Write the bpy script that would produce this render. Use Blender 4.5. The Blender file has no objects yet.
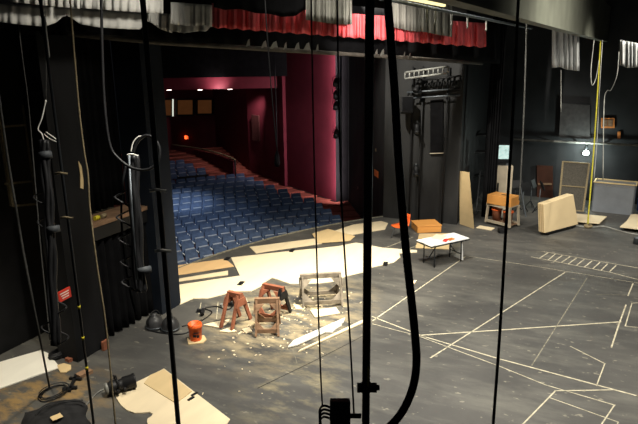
import bpy, bmesh, math, random
from mathutils import Vector as V, Matrix
random.seed(7)
S = bpy.context.scene
COL = S.collection
PI = math.pi

# ------------------------------------------------------------------ camera
F, H = 580.0, 6.0
pitch, yaw, roll = math.radians(14.7), math.radians(24.6), math.radians(0.7)
hd = V((math.cos(yaw), math.sin(yaw), 0)); r0 = V((math.sin(yaw), -math.cos(yaw), 0)); zz = V((0, 0, 1))
fw = hd*math.cos(pitch) - zz*math.sin(pitch); u0 = hd*math.sin(pitch) + zz*math.cos(pitch)
rt = r0*math.cos(roll) - u0*math.sin(roll); up = u0*math.cos(roll) + r0*math.sin(roll)
CAM = V((0, 0, H))
cd = bpy.data.cameras.new('camera'); cam = bpy.data.objects.new('camera', cd); COL.objects.link(cam)
cam.matrix_world = Matrix(((rt.x, up.x, -fw.x, 0), (rt.y, up.y, -fw.y, 0), (rt.z, up.z, -fw.z, H), (0, 0, 0, 1)))
cd.sensor_fit = 'HORIZONTAL'; cd.sensor_width = 36.0; cd.lens = F/638*36; cd.clip_start = .05; cd.clip_end = 300
S.camera = cam

# measuring helpers: where a sight line of the photograph meets a real surface of the place
def ray(x, y): return fw + rt*((x-319)/F) - up*((y-212)/F)
def fl(x, y, z=0.0):
    d = ray(x, y); return CAM + d*((z-H)/d.z)
def pv(x, y, a, b):
    n = V((-(b[1]-a[1]), b[0]-a[0], 0)); d = ray(x, y)
    return CAM + d*((V((a[0], a[1], 0))-V((0, 0, 0))).dot(n)/d.dot(n))
def dp(x, y, d): return CAM + ray(x, y)*d
def proj(p):
    v = V(p)-CAM; d = v.dot(fw); return (319+F*v.dot(rt)/d, 212-F*v.dot(up)/d, d)

# ------------------------------------------------------------------ materials
def _nt(name):
    m = bpy.data.materials.new(name); m.use_nodes = True; nt = m.node_tree
    return m, nt, nt.nodes['Principled BSDF']
def mat(name, rgb, rough=.7, var=.25, scale=6.0, bump=.0, metal=0., emit=None, es=1., stretch=(1, 1, 1), spec=.3):
    m, nt, b = _nt(name); N, L = nt.nodes, nt.links
    tc = N.new('ShaderNodeTexCoord'); mp = N.new('ShaderNodeMapping'); mp.inputs['Scale'].default_value = stretch
    nz = N.new('ShaderNodeTexNoise'); nz.inputs['Scale'].default_value = scale; nz.inputs['Detail'].default_value = 6
    cr = N.new('ShaderNodeValToRGB')
    cr.color_ramp.elements[0].position = .3; cr.color_ramp.elements[1].position = .7
    cr.color_ramp.elements[0].color = (*[c*(1-var) for c in rgb], 1); cr.color_ramp.elements[1].color = (*[min(1, c*(1+var)) for c in rgb], 1)
    L.new(tc.outputs['Object'], mp.inputs['Vector']); L.new(mp.outputs['Vector'], nz.inputs['Vector'])
    L.new(nz.outputs['Fac'], cr.inputs['Fac']); L.new(cr.outputs['Color'], b.inputs['Base Color'])
    b.inputs['Roughness'].default_value = rough; b.inputs['Metallic'].default_value = metal
    b.inputs['Specular IOR Level'].default_value = spec
    if bump:
        bp = N.new('ShaderNodeBump'); bp.inputs['Strength'].default_value = bump; bp.inputs['Distance'].default_value = .02
        L.new(nz.outputs['Fac'], bp.inputs['Height']); L.new(bp.outputs['Normal'], b.inputs['Normal'])
    if emit:
        b.inputs['Emission Color'].default_value = (*emit, 1); b.inputs['Emission Strength'].default_value = es
    return m
def stage_floor_mat():
    m, nt, b = _nt('black_stage_floor'); N, L = nt.nodes, nt.links
    tc = N.new('ShaderNodeTexCoord')
    def noise(sc, det=8, st=None, rough=.6):
        n = N.new('ShaderNodeTexNoise'); n.inputs['Scale'].default_value = sc; n.inputs['Detail'].default_value = det; n.inputs['Roughness'].default_value = rough
        if st:
            mp = N.new('ShaderNodeMapping'); mp.inputs['Scale'].default_value = st; mp.inputs['Rotation'].default_value = (0, 0, .7)
            L.new(tc.outputs['Object'], mp.inputs['Vector']); L.new(mp.outputs['Vector'], n.inputs['Vector'])
        else: L.new(tc.outputs['Object'], n.inputs['Vector'])
        return n
    def ramp(src, a, c, ca=(0, 0, 0, 1), cb=(1, 1, 1, 1)):
        r = N.new('ShaderNodeValToRGB'); r.color_ramp.elements[0].position = a; r.color_ramp.elements[1].position = c
        r.color_ramp.elements[0].color = ca; r.color_ramp.elements[1].color = cb; L.new(src, r.inputs['Fac']); return r
    def mix(fac, a, c):
        x = N.new('ShaderNodeMixRGB'); L.new(fac, x.inputs['Fac'])
        if isinstance(a, tuple): x.inputs['Color1'].default_value = a
        else: L.new(a, x.inputs['Color1'])
        if isinstance(c, tuple): x.inputs['Color2'].default_value = c
        else: L.new(c, x.inputs['Color2'])
        return x
    def mul(a, c):
        x = N.new('ShaderNodeMath'); x.operation = 'MULTIPLY'; L.new(a, x.inputs[0])
        if isinstance(c, float): x.inputs[1].default_value = c
        else: L.new(c, x.inputs[1])
        return x
    base = ramp(noise(.55).outputs['Fac'], .3, .75, (.048, .047, .045, 1), (.088, .085, .078, 1))
    scuff = ramp(noise(1.6, 10, (1, .28, 1), .7).outputs['Fac'], .47, .74)
    c1 = mix(mul(scuff.outputs['Color'], .75).outputs['Value'], base.outputs['Color'], (.15, .145, .125, 1))
    speck = ramp(noise(7.5, 3, (1, .55, 1), .55).outputs['Fac'], .645, .69)
    c2 = mix(mul(speck.outputs['Color'], .38).outputs['Value'], c1.outputs['Color'], (.36, .33, .25, 1))
    def dust(center, rad, lo, hi, sc, amount, last, col):
        mp = N.new('ShaderNodeMapping'); mp.vector_type = 'POINT'
        mp.inputs['Location'].default_value = (-center[0]/rad[0], -center[1]/rad[1], 0); mp.inputs['Scale'].default_value = (1/rad[0], 1/rad[1], 0)
        L.new(tc.outputs['Object'], mp.inputs['Vector'])
        g = N.new('ShaderNodeTexGradient'); g.gradient_type = 'SPHERICAL'; L.new(mp.outputs['Vector'], g.inputs['Vector'])
        gr = ramp(g.outputs['Fac'], .0, .6)
        d = ramp(noise(sc, 9, (1, .5, 1), .68).outputs['Fac'], lo, hi)
        k = mul(mul(gr.outputs['Color'], d.outputs['Color']).outputs['Value'], amount)
        return mix(k.outputs['Value'], last, col)
    c3 = dust((11.6, 6.15), (3.3, 2.3), .42, .62, 2.9, .8, c2.outputs['Color'], (.42, .34, .20, 1))
    c4 = dust((8.9, 4.6), (1.9, 1.2), .48, .68, 2.6, .5, c3.outputs['Color'], (.38, .32, .18, 1))
    c5 = dust((6.3, 8.6), (1.6, 1.6), .46, .60, 3.5, .8, c4.outputs['Color'], (.30, .19, .07, 1))
    L.new(c5.outputs['Color'], b.inputs['Base Color'])
    rr = ramp(noise(.9).outputs['Fac'], .3, .7, (.42, .42, .42, 1), (.62, .62, .62, 1)); L.new(rr.outputs['Color'], b.inputs['Roughness'])
    b.inputs['Specular IOR Level'].default_value = .35
    return m
def ply(name, rgb, var=.12): return mat(name, rgb, .6, var*.5, 1.6, .02, stretch=(.6, 2.2, 2), spec=.25)

M = {}
M['floor'] = stage_floor_mat()
M['black'] = mat('black_paint', (.007, .007, .0075), .6, .4, 3)
M['greywall'] = mat('grey_black_painted_wall', (.022, .022, .022), .7, .4, 1.3, .08, stretch=(1, 1, .4), spec=.15)
M['blackwall'] = mat('black_painted_wall', (.009, .009, .0095), .8, .5, 1.3, .08, stretch=(1, 1, .4), spec=.12)
M['farwall'] = mat('charcoal_block_wall', (.022, .023, .025), .8, .35, 1.0, .1)
M['cloth'] = mat('black_cloth', (.004, .004, .0045), .95, .4, 4, .2, spec=.1)
M['bagcloth'] = mat('black_bag_cloth', (.012, .012, .013), .85, .4, 5, .2)
M['rubber'] = mat('black_rubber', (.009, .009, .010), .5, .3, 8)
M['domeblack'] = mat('dark_grey_enamel', (.035, .035, .036), .4, .3, 5)
M['pipe'] = mat('black_pipe', (.022, .025, .028), .4, .3, 9)
M['steel'] = mat('grey_steel', (.13, .145, .16), .5, .3, 6, metal=.6)
M['dimsteel'] = mat('dim_steel', (.05, .055, .06), .6, .3, 6)
M['paleSteel'] = mat('pale_steel', (.24, .24, .22), .5, .3, 6, metal=.2)
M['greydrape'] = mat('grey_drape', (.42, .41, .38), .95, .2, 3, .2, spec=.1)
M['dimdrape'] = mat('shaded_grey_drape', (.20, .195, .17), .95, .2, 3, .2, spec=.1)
M['whitecloth'] = mat('white_cloth', (.34, .345, .34), .95, .15, 3, .2, spec=.1)
M['redvelvet'] = mat('red_velvet', (.74, .13, .14), .9, .2, 3, .2, spec=.15)
M['redwall'] = mat('crimson_wall', (.095, .012, .021), .75, .12, 1.4, .04, spec=.15)
M['redfascia'] = mat('crimson_fascia', (.13, .01, .022), .6, .12, 2)
M['carpet'] = mat('red_carpet', (.27, .075, .055), .95, .2, 5, .1, spec=.1)
M['seatblue'] = mat('blue_seat_fabric', (.066, .100, .185), .85, .22, 7, .1, spec=.2)
M['seatpan'] = mat('blue_seat_shell', (.055, .088, .17), .6, .2, 7)
M['edge'] = mat('seat_edge_highlight', (.34, .38, .46), .45, .5, 1.2)  # pale colour paints the light caught along the folded seat's edge
M['arm'] = mat('pale_armrest', (.62, .64, .66), .4, .3, 5)
M['ply'] = ply('pale_plywood', (.72, .60, .40)); M['ply2'] = ply('birch_plywood', (.76, .66, .47)); M['plyo'] = ply('orange_plywood', (.66, .44, .22))
M['plyd'] = ply('tan_plywood', (.60, .45, .24)); M['whiteboard'] = ply('white_painted_board', (.80, .77, .68), .08)
M['plyedge'] = mat('plywood_edge', (.45, .31, .15), .7, .3, 9, stretch=(1, 1, 12))
M['saw'] = mat('weathered_wood', (.22, .13, .075), .75, .35, 4, .1, stretch=(1, 1, 3))
M['sawred'] = mat('red_brown_wood', (.24, .085, .045), .65, .35, 4, .1)
M['sawgrey'] = mat('grimy_wood', (.20, .17, .13), .75, .5, 5, .1)
M['orange'] = mat('orange_plastic', (.80, .13, .025), .4, .1, 5)
M['blockorange'] = ply('orange_stained_wood', (.62, .28, .07))
M['tape'] = mat('cream_tape', (.44, .40, .29), .7, .35, 7)
M['tapefaint'] = mat('worn_tape', (.20, .185, .14), .7, .5, 9)
M['whitetape'] = mat('white_tape', (.72, .70, .64), .6, .15, 8)
M['yellowtape'] = mat('yellow_tape', (.62, .52, .03), .6, .15, 8)
M['yellow'] = mat('yellow_rope', (.34, .30, .02), .7, .2, 20)
M['tan'] = mat('tan_rope', (.24, .19, .11), .9, .3, 30)
M['greyrope'] = mat('grey_rope', (.045, .044, .040), .9, .4, 30)
M['redsign'] = mat('red_card', (.55, .035, .02), .5, .1, 5)
M['osign'] = mat('orange_card', (.85, .22, .05), .5, .1, 5)
M['osigndim'] = mat('dusty_orange_card', (.60, .20, .05), .6, .3, 5)
M['white'] = mat('white_paper', (.80, .80, .77), .7, .06, 4)
M['greybox'] = mat('grey_painted_wood', (.20, .215, .235), .6, .12, 2)
M['beige'] = mat('beige_panel', (.40, .34, .25), .6, .15, 3)
M['browndoor'] = mat('brown_door', (.06, .020, .011), .6, .2, 3)
M['creambox'] = ply('cream_wood_panel', (.74, .58, .34), .06)
M['mesh'] = mat('dark_gauze', (.075, .068, .055), .9, .25, 20)
M['blue'] = mat('blue_plastic', (.02, .07, .30), .4, .15, 5)
M['lampglow'] = mat('lit_bulb', (1, 1, 1), .3, 0, 5, emit=(.85, 1, .92), es=30)
M['downglow'] = mat('lit_downlight', (1, .9, .8), .3, 0, 5, emit=(1, .80, .68), es=9)
M['exit'] = mat('lit_red_sign', (1, .1, .02), .3, 0, 5, emit=(1, .10, .02), es=3.0)
M['screen'] = mat('lit_screen', (.5, .7, .7), .3, .5, 8, emit=(.42, .62, .60), es=.55)
M['boothglow'] = mat('amber_booth_glass', (.12, .05, .02), .3, .6, 1.0, emit=(.28, .10, .03), es=.13)
M['striplamp'] = mat('lit_strip', (1, .9, .5), .4, .3, 8, emit=(1, .86, .42), es=1.3)
M['beamgrey'] = mat('greenish_grey_steel', (.16, .165, .13), .6, .2, 1.5)
M['redpaper'] = mat('red_paper', (.70, .05, .04), .6, .1, 5)

# ------------------------------------------------------------------ mesh builder
class MB:
    def __init__(s): s.v = []; s.f = []; s.sm = []
    def add(s, vs, fs, smooth=False):
        o = len(s.v); s.v += [V(p) for p in vs]; s.f += [tuple(i+o for i in f) for f in fs]; s.sm += [smooth]*len(fs); return s
    def box(s, c, d, rz=0, mtx=None):
        x, y, z = d[0]/2, d[1]/2, d[2]/2
        R = mtx if mtx else Matrix.Rotation(rz, 3, 'Z')
        vs = [V(c)+R @ V((a*x, b*y, e*z)) for e in (-1, 1) for a, b in ((-1, -1), (1, -1), (1, 1), (-1, 1))]
        return s.add(vs, [(3, 2, 1, 0), (4, 5, 6, 7), (0, 1, 5, 4), (1, 2, 6, 5), (2, 3, 7, 6), (3, 0, 4, 7)])
    def bar(s, a, b, w, t=None, upv=(0, 0, 1)):
        a, b = V(a), V(b); d = (b-a).normalized(); u = V(upv)
        if abs(d.dot(u)) > .97: u = V((1, 0, 0))
        x = d.cross(u).normalized(); y = x.cross(d); t = t or w
        R = Matrix((x, d, y)).transposed()
        return s.box((a+b)/2, (w, (b-a).length, t), mtx=R)
    def tube(s, pts, r, n=8, cap=True):
        pts = [V(p) for p in pts]; rings = []; m = len(pts)
        d = (pts[1]-pts[0]).normalized(); x = d.orthogonal().normalized()
        for i, p in enumerate(pts):
            d = (pts[min(i+1, m-1)]-pts[max(i-1, 0)]).normalized()
            x = (x-d*x.dot(d)).normalized(); y = d.cross(x); rr = r[i] if isinstance(r, (list, tuple)) else r
            rings += [p+(x*math.cos(2*PI*k/n)+y*math.sin(2*PI*k/n))*rr for k in range(n)]
        fs = [(i*n+k, i*n+(k+1) % n, (i+1)*n+(k+1) % n, (i+1)*n+k) for i in range(m-1) for k in range(n)]
        s.add(rings, fs, True)
        if cap:
            o = len(s.v)-len(rings); s.f += [tuple(o+k for k in range(n))[::-1], tuple(o+(m-1)*n+k for k in range(n))]; s.sm += [False]*2
        return s
    def lathe(s, prof, n=16, mtx=None, c=(0, 0, 0)):
        R = mtx or Matrix.Identity(3); vs = []
        for r, z in prof: vs += [V(c)+R @ V((r*math.cos(2*PI*k/n), r*math.sin(2*PI*k/n), z)) for k in range(n)]
        fs = [(i*n+k, i*n+(k+1) % n, (i+1)*n+(k+1) % n, (i+1)*n+k) for i in range(len(prof)-1) for k in range(n)]
        s.add(vs, fs, True); o = len(s.v)-len(vs)
        s.f += [tuple(o+k for k in range(n))[::-1], tuple(o+(len(prof)-1)*n+k for k in range(n))]; s.sm += [False]*2
        return s
    def slab(s, poly, t):          # poly of points; extruded downwards by t (top face at the poly)
        p = [V(q) for q in poly]; n = len(p)
        ar = sum(p[i].x*p[(i+1) % n].y-p[(i+1) % n].x*p[i].y for i in range(n))
        if ar < 0: p = p[::-1]
        q = [a-V((0, 0, t)) for a in p]
        return s.add(p+q, [tuple(range(n)), tuple(range(2*n-1, n-1, -1))]+[(i, n+i, n+(i+1) % n, (i+1) % n) for i in range(n)])
    def prism(s, poly, off):       # any planar polygon extruded along off
        p = [V(q) for q in poly]; n = len(p); q = [a+V(off) for a in p]
        return s.add(p+q, [tuple(range(n))[::-1], tuple(range(n, 2*n))]+[(i, (i+1) % n, n+(i+1) % n, n+i) for i in range(n)])
    def grid(s, rows, smooth=True):
        m = len(rows[0]); vs = [p for r in rows for p in r]
        return s.add(vs, [(i*m+k, i*m+k+1, (i+1)*m+k+1, (i+1)*m+k) for i in range(len(rows)-1) for k in range(m-1)], smooth)
    def build(s, name, m, parent=None, fixed=False, bevel=0, solid=0, under=None):
        loc = V((0, 0, 0)); vs = s.v
        if parent is None and not fixed:
            n = len(vs); lo = min(p.z for p in vs)
            loc = V((sum(p.x for p in vs)/n, sum(p.y for p in vs)/n, lo)); vs = [p-loc for p in vs]
        elif parent is not None and parent.get('_w'): vs = [p-parent.location for p in vs]
        me = bpy.data.meshes.new(name); me.from_pydata([tuple(p) for p in vs], [], s.f)
        for p, q in zip(me.polygons, s.sm): p.use_smooth = q
        bm = bmesh.new(); bm.from_mesh(me); bmesh.ops.recalc_face_normals(bm, faces=bm.faces); bm.to_mesh(me); bm.free()
        me.materials.append(m); o = bpy.data.objects.new(name, me); COL.objects.link(o); o.location = loc
        if parent is not None: o.parent = under or parent
        if solid:
            k = o.modifiers.new('thick', 'SOLIDIFY'); k.thickness = solid; k.offset = 0
        if bevel:
            k = o.modifiers.new('bevel', 'BEVEL'); k.width = bevel; k.segments = 2; k.limit_method = 'ANGLE'
        return o
def tag(o, label, cat, group=None, kind=None):
    o['label'] = label; o['category'] = cat
    if group: o['group'] = group
    if kind: o['kind'] = kind
    return o
def struct(o): o['kind'] = 'structure'; return o
ROOTS = []
def thing(name, label, cat, loc, rz=0, group=None, world=False):
    o = bpy.data.objects.new(name, None); COL.objects.link(o); o.empty_display_size = .1
    o.location = loc; o.rotation_euler = (0, 0, rz)
    if world: o['_w'] = 1
    ROOTS.append(o)
    return tag(o, label, cat, group)
def sub(o):                                       # a part that will carry sub-parts in the same frame
    return o
def dup(root, loc, rz, label, group):
    r = root.copy(); COL.objects.link(r); r.location = loc; r.rotation_euler = (0, 0, rz); r['label'] = label; r['group'] = group
    for ch in list(root.children):
        c = ch.copy(); COL.objects.link(c); c.parent = r
        for g in list(ch.children):
            d = g.copy(); COL.objects.link(d); d.parent = c
    return r
def lerp(a, b, t): return V(a)+(V(b)-V(a))*t
def smooth_path(pts, k=6):
    P = [V(p) for p in pts]; out = []
    for i in range(len(P)-1):
        a, b, c, d = P[max(i-1, 0)], P[i], P[i+1], P[min(i+2, len(P)-1)]
        for j in range(k):
            t = j/k; out.append(.5*((2*b)+(c-a)*t+(2*a-5*b+4*c-d)*t*t+(3*b-a-3*c+d)*t**3))
    return out+[P[-1]]
ORD = ['first', 'second', 'third', 'fourth', 'fifth', 'sixth', 'seventh', 'eighth', 'ninth', 'tenth', 'eleventh', 'twelfth', 'thirteenth',
       'fourteenth', 'fifteenth', 'sixteenth', 'seventeenth', 'eighteenth', 'nineteenth', 'twentieth', 'twenty-first', 'twenty-second', 'twenty-third', 'twenty-fourth', 'twenty-fifth']

# ------------------------------------------------------------------ setting: stage floor with curved apron
AC, AR = (10.565, -4.992), 15.871
def apron(a, dr=0.): return V((AC[0]+(AR+dr)*math.cos(a), AC[1]+(AR+dr)*math.sin(a), 0))
a0 = math.atan2(6.85+4.99, 21.2-10.565); arc = [apron(a0+(PI/2-a0)*i/36) for i in range(37)]
poly = arc+[V((-6, 10.879, 0)), V((-6, -9, 0)), V((27.4, -9, 0)), V((27.4, 6.85, 0))]
mb = MB(); mb.slab(poly, .04); struct(mb.build('floor', M['floor'], fixed=True))
mb = MB(); mb.grid([[p-V((0, 0, .04)) for p in arc], [p-V((0, 0, 1.6)) for p in arc]]); struct(mb.build('trim_1', M['black'], fixed=True))
mb = MB()                                       # pale nosing on the apron edge
for p, q in zip(arc[:-1], arc[1:]): mb.bar(p+V((0, 0, .012)), q+V((0, 0, .012)), .07, .025)
struct(mb.build('trim_2', M['tapefaint'], fixed=True))

# ------------------------------------------------------------------ auditorium
SC, SR0, SP, SZ0, SR = (7.059, -3.055), 17.353, .942, -.51, .051
SEATH = .88
def rowfloor(i): return SZ0-SEATH+SR*i
def ring(R, a): return (SC[0]+R*math.cos(a), SC[1]+R*math.sin(a))
mb = MB(); angs = [math.radians(30+i*2.5) for i in range(27)]
for i in range(-3, 22):
    R1, R2 = SR0+SP*i-.45, SR0+SP*(i+1)-.45; z = rowfloor(max(i, 0)) if i < 12 else rowfloor(11)+.09*(i-11); zn = z+(SR if i < 11 else .09)
    if i < 0: zn = z
    A = [V((*ring(R1, a), z)) for a in angs]; B = [V((*ring(R2, a), z)) for a in angs]; Cc = [V((*ring(R2, a), zn)) for a in angs]
    mb.grid([A, B], False); mb.grid([B, Cc], False)
struct(mb.build('floor_auditorium', M['carpet'], fixed=True))
# crimson side wall: near panel, jog, far wall
W1 = fl(336, 206, -1.25); W2 = fl(286, 189, -1.03); W3 = fl(250, 178, -.92); W4 = dp(214, 120, 42.2); W4.z = 0
W0 = V((21.2, 6.85, 0))
hwall = 6.9
def wallquad(mb, a, b, z0, z1, t=.12):
    n = V((-(b.y-a.y), b.x-a.x, 0)).normalized()*t
    mb.prism([V((a.x, a.y, z0)), V((b.x, b.y, z0)), V((b.x, b.y, z1)), V((a.x, a.y, z1))], n)
dW = (W2-W1); dW.z = 0; nW = V((dW.y, -dW.x, 0)).normalized()
mb = MB(); wallquad(mb, W2, W1, -1.8, hwall); struct(mb.build('wall_auditorium_near', M['redwall'], fixed=True))
mb = MB(); wallquad(mb, W4, W3, -1.8, 9); wallquad(mb, W3, W2, -1.8, 9); struct(mb.build('wall_auditorium_side', M['redwall'], fixed=True))
# pilaster where the two meet
mb = MB(); pc = W2-nW*.0; ang = math.atan2(dW.y, dW.x)
mb.box((pc.x, pc.y, 3.2), (.35, .40, 10), ang); struct(mb.build('trim_3', M['redwall'], fixed=True))
mb = MB()
for a, b in ((W1, W2), (W2, W3)):
    for k in range(8):
        p, q = lerp(a, b, k/8), lerp(a, b, (k+1)/8); n = V((b.y-a.y, -(b.x-a.x), 0)).normalized()*(-.03)
        mb.bar(p+V((0, 0, .12))+n, q+V((0, 0, .12))+n, .06, .24)
struct(mb.build('baseboard_auditorium', M['black'], fixed=True))
# black splay wall from the stage to the crimson wall, with a dark recess for the lighting boom
mb = MB(); wallquad(mb, V((W1.x+.45, W1.y-.5, 0)), W0, -1.8, 9)
struct(mb.build('wall_splay', M['greywall'], fixed=True))
mb = MB(); wallquad(mb, W1, V((W1.x+.45, W1.y-.5, 0)), -1.8, 9); struct(mb.build('wall_recess', M['cloth'], fixed=True))
# stage-side wall and its upstage return
mb = MB(); mb.box((21.15, 5.42, 4.5), (.3, 2.86, 9)); struct(mb.build('wall_stage', M['greywall'], fixed=True))
mb = MB(); mb.box((24.2, 4.1, 4.5), (6, .2, 9)); struct(mb.build('wall_wing', M['black'], fixed=True))
mb = MB(); mb.box((27.0, -2.5, 5), (.25, 13.2, 10)); struct(mb.build('wall_far', M['farwall'], fixed=True))
mb = MB(); mb.box((2.4, 11.0, 4.5), (17.3, .2, 10)); struct(mb.build('wall_left', M['black'], fixed=True))
# back wall of the auditorium
B1 = dp(120, 120, 42); B2 = dp(250, 120, 42)
mb = MB(); wallquad(mb, B1, B2, -1.5, 9); struct(mb.build('wall_auditorium_back', mat('dark_maroon_wall', (.10, .012, .018), .8, .2, 1), fixed=True))
# low balcony soffit with a crimson front
c1, c2 = dp(120, 78, 30.5), dp(296, 74, 31.5)
far1, far2 = dp(120, 100, 43), dp(262, 100, 43)
mb = MB(); zc = 4.55
mb.add([V((c1.x, c1.y, zc)), V((c2.x, c2.y, zc)), V((far2.x, far2.y, zc)), V((far1.x, far1.y, zc))], [(0, 1, 2, 3)])
struct(mb.build('ceiling_soffit', mat('maroon_soffit', (.16, .012, .03), .7, .2, 1), fixed=True))
mb = MB(); dd = (c2-c1); dd.z = 0
mb.prism([V((c1.x, c1.y, 4.55)), V((c2.x, c2.y, 4.55)), V((c2.x, c2.y, 5.18)), V((c1.x, c1.y, 5.18))], V((dd.y, -dd.x, 0)).normalized()*.15)
struct(mb.build('trim_4', M['redfascia'], fixed=True))
mb = MB(); mb.prism([V((c1.x, c1.y, 5.18)), V((c2.x, c2.y, 5.18)), V((c2.x, c2.y, 9)), V((c1.x, c1.y, 9))], V((dd.y, -dd.x, 0)).normalized()*.6)
struct(mb.build('wall_balcony', M['cloth'], fixed=True))
# booth windows on the back wall
for n, (x0, x1, y0, y1) in enumerate(((163, 173, 99, 116), (177, 194, 99, 115), (197, 213, 99, 114))):
    n1, n2 = B1, B2; nn = V((B2.y-B1.y, -(B2.x-B1.x), 0)).normalized()*.06
    q = [pv(x0, y1, B1, B2), pv(x1, y1, B1, B2), pv(x1, y0, B1, B2), pv(x0, y0, B1, B2)]
    q[0].z = q[1].z; q[3].z = q[2].z
    mb = MB(); mb.prism([p+nn*.5 for p in q], nn)
    w = struct(mb.build('window_%d' % (n+1), M['boothglow'], fixed=True))
    mb = MB(); qq = [p+nn*2 for p in q]
    for i in range(4): mb.bar(qq[i], qq[(i+1) % 4], .12)
    fr = mb.build('window_frame', M['black'], fixed=True); fr.parent = w
q = [pv(173.6, 116, B1, B2), pv(173.6, 99, B1, B2)]; nn = V((B2.y-B1.y, -(B2.x-B1.x), 0)).normalized()*.2
mb = MB(); mb.tube([q[0]+nn, q[1]+nn], .05); tag(mb.build('fluorescent_tube', mat('lit_tube', (1, 1, 1), emit=(.9, .95, .8), es=.8)), 'thin upright lit tube between the control booth windows', 'lamp')
# downlights
for k, (x, y) in enumerate(((169, 89.3), (200, 89.1), (230, 88.5))):
    p = fl(x, y, zc-.01)
    t = thing('downlight', 'small round warm downlight in the maroon soffit, ' + ('nearest the black pillar' if k == 0 else 'middle of the three' if k == 1 else 'nearest the crimson side wall'), 'light', p, group='downlights in the soffit')
    MB().lathe([(.17, -.03), (.20, 0), (.20, .03), (.16, .04)], 20).build('trim_ring', M['redfascia'], t)
    MB().lathe([(.05, -.06), (.12, -.05), (.15, -.02), (.1, 0)], 20).build('lens', M['downglow'], t)
# exit sign
p = pv(187, 137, B1, B2)+nn*.6
t = thing('exit_sign', 'small glowing red exit sign at the dark rear of the auditorium', 'sign', p)
MB().box((0, 0, 0), (.30, .10, .26), ang).build('housing', M['black'], t); 
MB().box(nn*.4, (.24, .08, .24), math.atan2(B2.y-B1.y, B2.x-B1.x)).build('lit_face', M['exit'], t)
# low crimson half wall with a rail
hp = [(172, 146, 40, 166), (196, 149.5, 38.5, 168), (214, 153.5, 36.5, 172), (228, 158, 34.8, 175), (235, 161.5, 34, 178)]
top = [dp(x, y, d) for x, y, d, b in hp]
mb = MB()
for i in range(len(hp)-1):
    a, b = top[i], top[i+1]; n = V((b.y-a.y, -(b.x-a.x), 0)).normalized()*.12
    mb.prism([V((a.x, a.y, -1.2)), V((b.x, b.y, -1.2)), b, a], n)
struct(mb.build('wall_half', M['redwall'], fixed=True))
t = thing('handrail', 'pale topped handrail along the low crimson half wall', 'rail', V((top[-1].x, top[-1].y, -.7)), world=True)
mb = MB(); mb.tube([p+V((0, 0, .10)) for p in smooth_path(top)], .05); mb.build('rail', M['tan'], t)
mb = MB(); mb.tube([V((top[-1].x, top[-1].y, -.7)), top[-1]+V((0, 0, .08))], .05); mb.build('post', M['black'], t)
# hanging cable with a black lamp in front of the side wall
pA, pB = dp(275, 76, 29), dp(277, 151, 29); pE = dp(277.4, 167, 29)
t = thing('hanging_microphone', 'black pendant on a thin cable in front of the crimson wall', 'microphone', pE, world=True)
MB().tube([pA+V((0, 0, 1)), pA, lerp(pA, pB, .5)+V((.03, 0, 0)), pB], .035).build('cable', M['rubber'], t)
MB().tube([pB, lerp(pB, pE, .3), lerp(pB, pE, .8), pE], [.05, .13, .16, .10], 12).build('body', M['rubber'], t)
# wall vents
for px, py, nm in ((257, 128, 'dim grille panel high on the spotlit crimson wall'),):
    p = pv(px, py, W3, W2); n = V((W2.y-W3.y, -(W2.x-W3.x), 0)).normalized(); n = n if n.dot(CAM-p) > 0 else -n
    a2 = math.atan2(W2.y-W3.y, W2.x-W3.x)
    tag(MB().box(p+n*.08, (.7, .1, 1.5), a2).build('vent_grille', mat('dull_maroon', (.05, .012, .012), .7)), nm, 'grille')

# seats
def make_seat():
    t = thing('theatre_seat', 'x', 'seat', (0, 0, 0))
    # local frame: faces -x (towards the stage), y across
    W = .242
    def cush(x0, z0, x1, z1, th, w, crown):
        rows = []
        for side in (0, 1):
            rr = []
        mb = MB(); n = 6
        front, back = [], []
        for i in range(n+1):
            tt = i/n; e = 1-(abs(2*tt-1)**4)*.12
            cx = x0+(x1-x0)*tt; cz = z0+(z1-z0)*tt
            dx, dz = -(z1-z0), (x1-x0); l = math.hypot(dx, dz); dx /= l; dz /= l
            front.append([V((cx+dx*(crown*(1-s*s*.8)*(1-(2*tt-1)**2*.7)+th/2), s*w*e, cz+dz*(crown*(1-s*s*.8)+th/2))) for s in (-1, -.6, 0, .6, 1)])
            back.append([V((cx-dx*th/2, s*w*e, cz-dz*th/2)) for s in (-1, -.6, 0, .6, 1)])
        mb.grid(front); mb.grid(back)
        edge = lambda g: [r[0] for r in g]+[p for p in g[-1][1:]]+[r[-1] for r in g[::-1]][1:]+[p for p in g[0][::-1]][1:]
        mb.grid([edge(front), edge(back)], False)
        return mb
    cush(.02, .42, .14, SEATH, .07, W, .03).build('backrest', M['seatblue'], t)
    se = cush(-.15, .46, -.10, .74, .07, W-.02, .02).build('seat', M['seatpan'], t)       # folded up
    MB().box((-.10, 0, .752), (.09, .36, .022)).build('seat_edge_glint', M['edge'], t, under=se)  # pale strip added as the bright glint on the folded seat's top
    mb = MB()
    mb.box((-.12, W+.024, .61), (.30, .05, .03))
    arm = mb; mb = MB(); mb.box((0, W+.024, .29), (.20, .025, .58)); mb.box((0, W+.024, .02), (.30, .03, .04)); sp = mb.build('support', M['black'], t); arm.build('armrest', M['arm'], t, under=sp)
    return t
proto = make_seat(); first = True
nseat = 0
rowword = ['front row', 'second row', 'third row', 'fourth row', 'fifth row', 'sixth row', 'seventh row', 'eighth row', 'ninth row', 'tenth row', 'eleventh row', 'twelfth row']
endang = [38.3, 38.6, 38.9, 39.3, 39.7, 40.1, 41.1, 42.1, 43.1, 43.9, 44.5, 45.1]
rows = [(SR0+SP*i, rowfloor(i), endang[i], rowword[i]+' from the stage') for i in range(12)]
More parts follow.
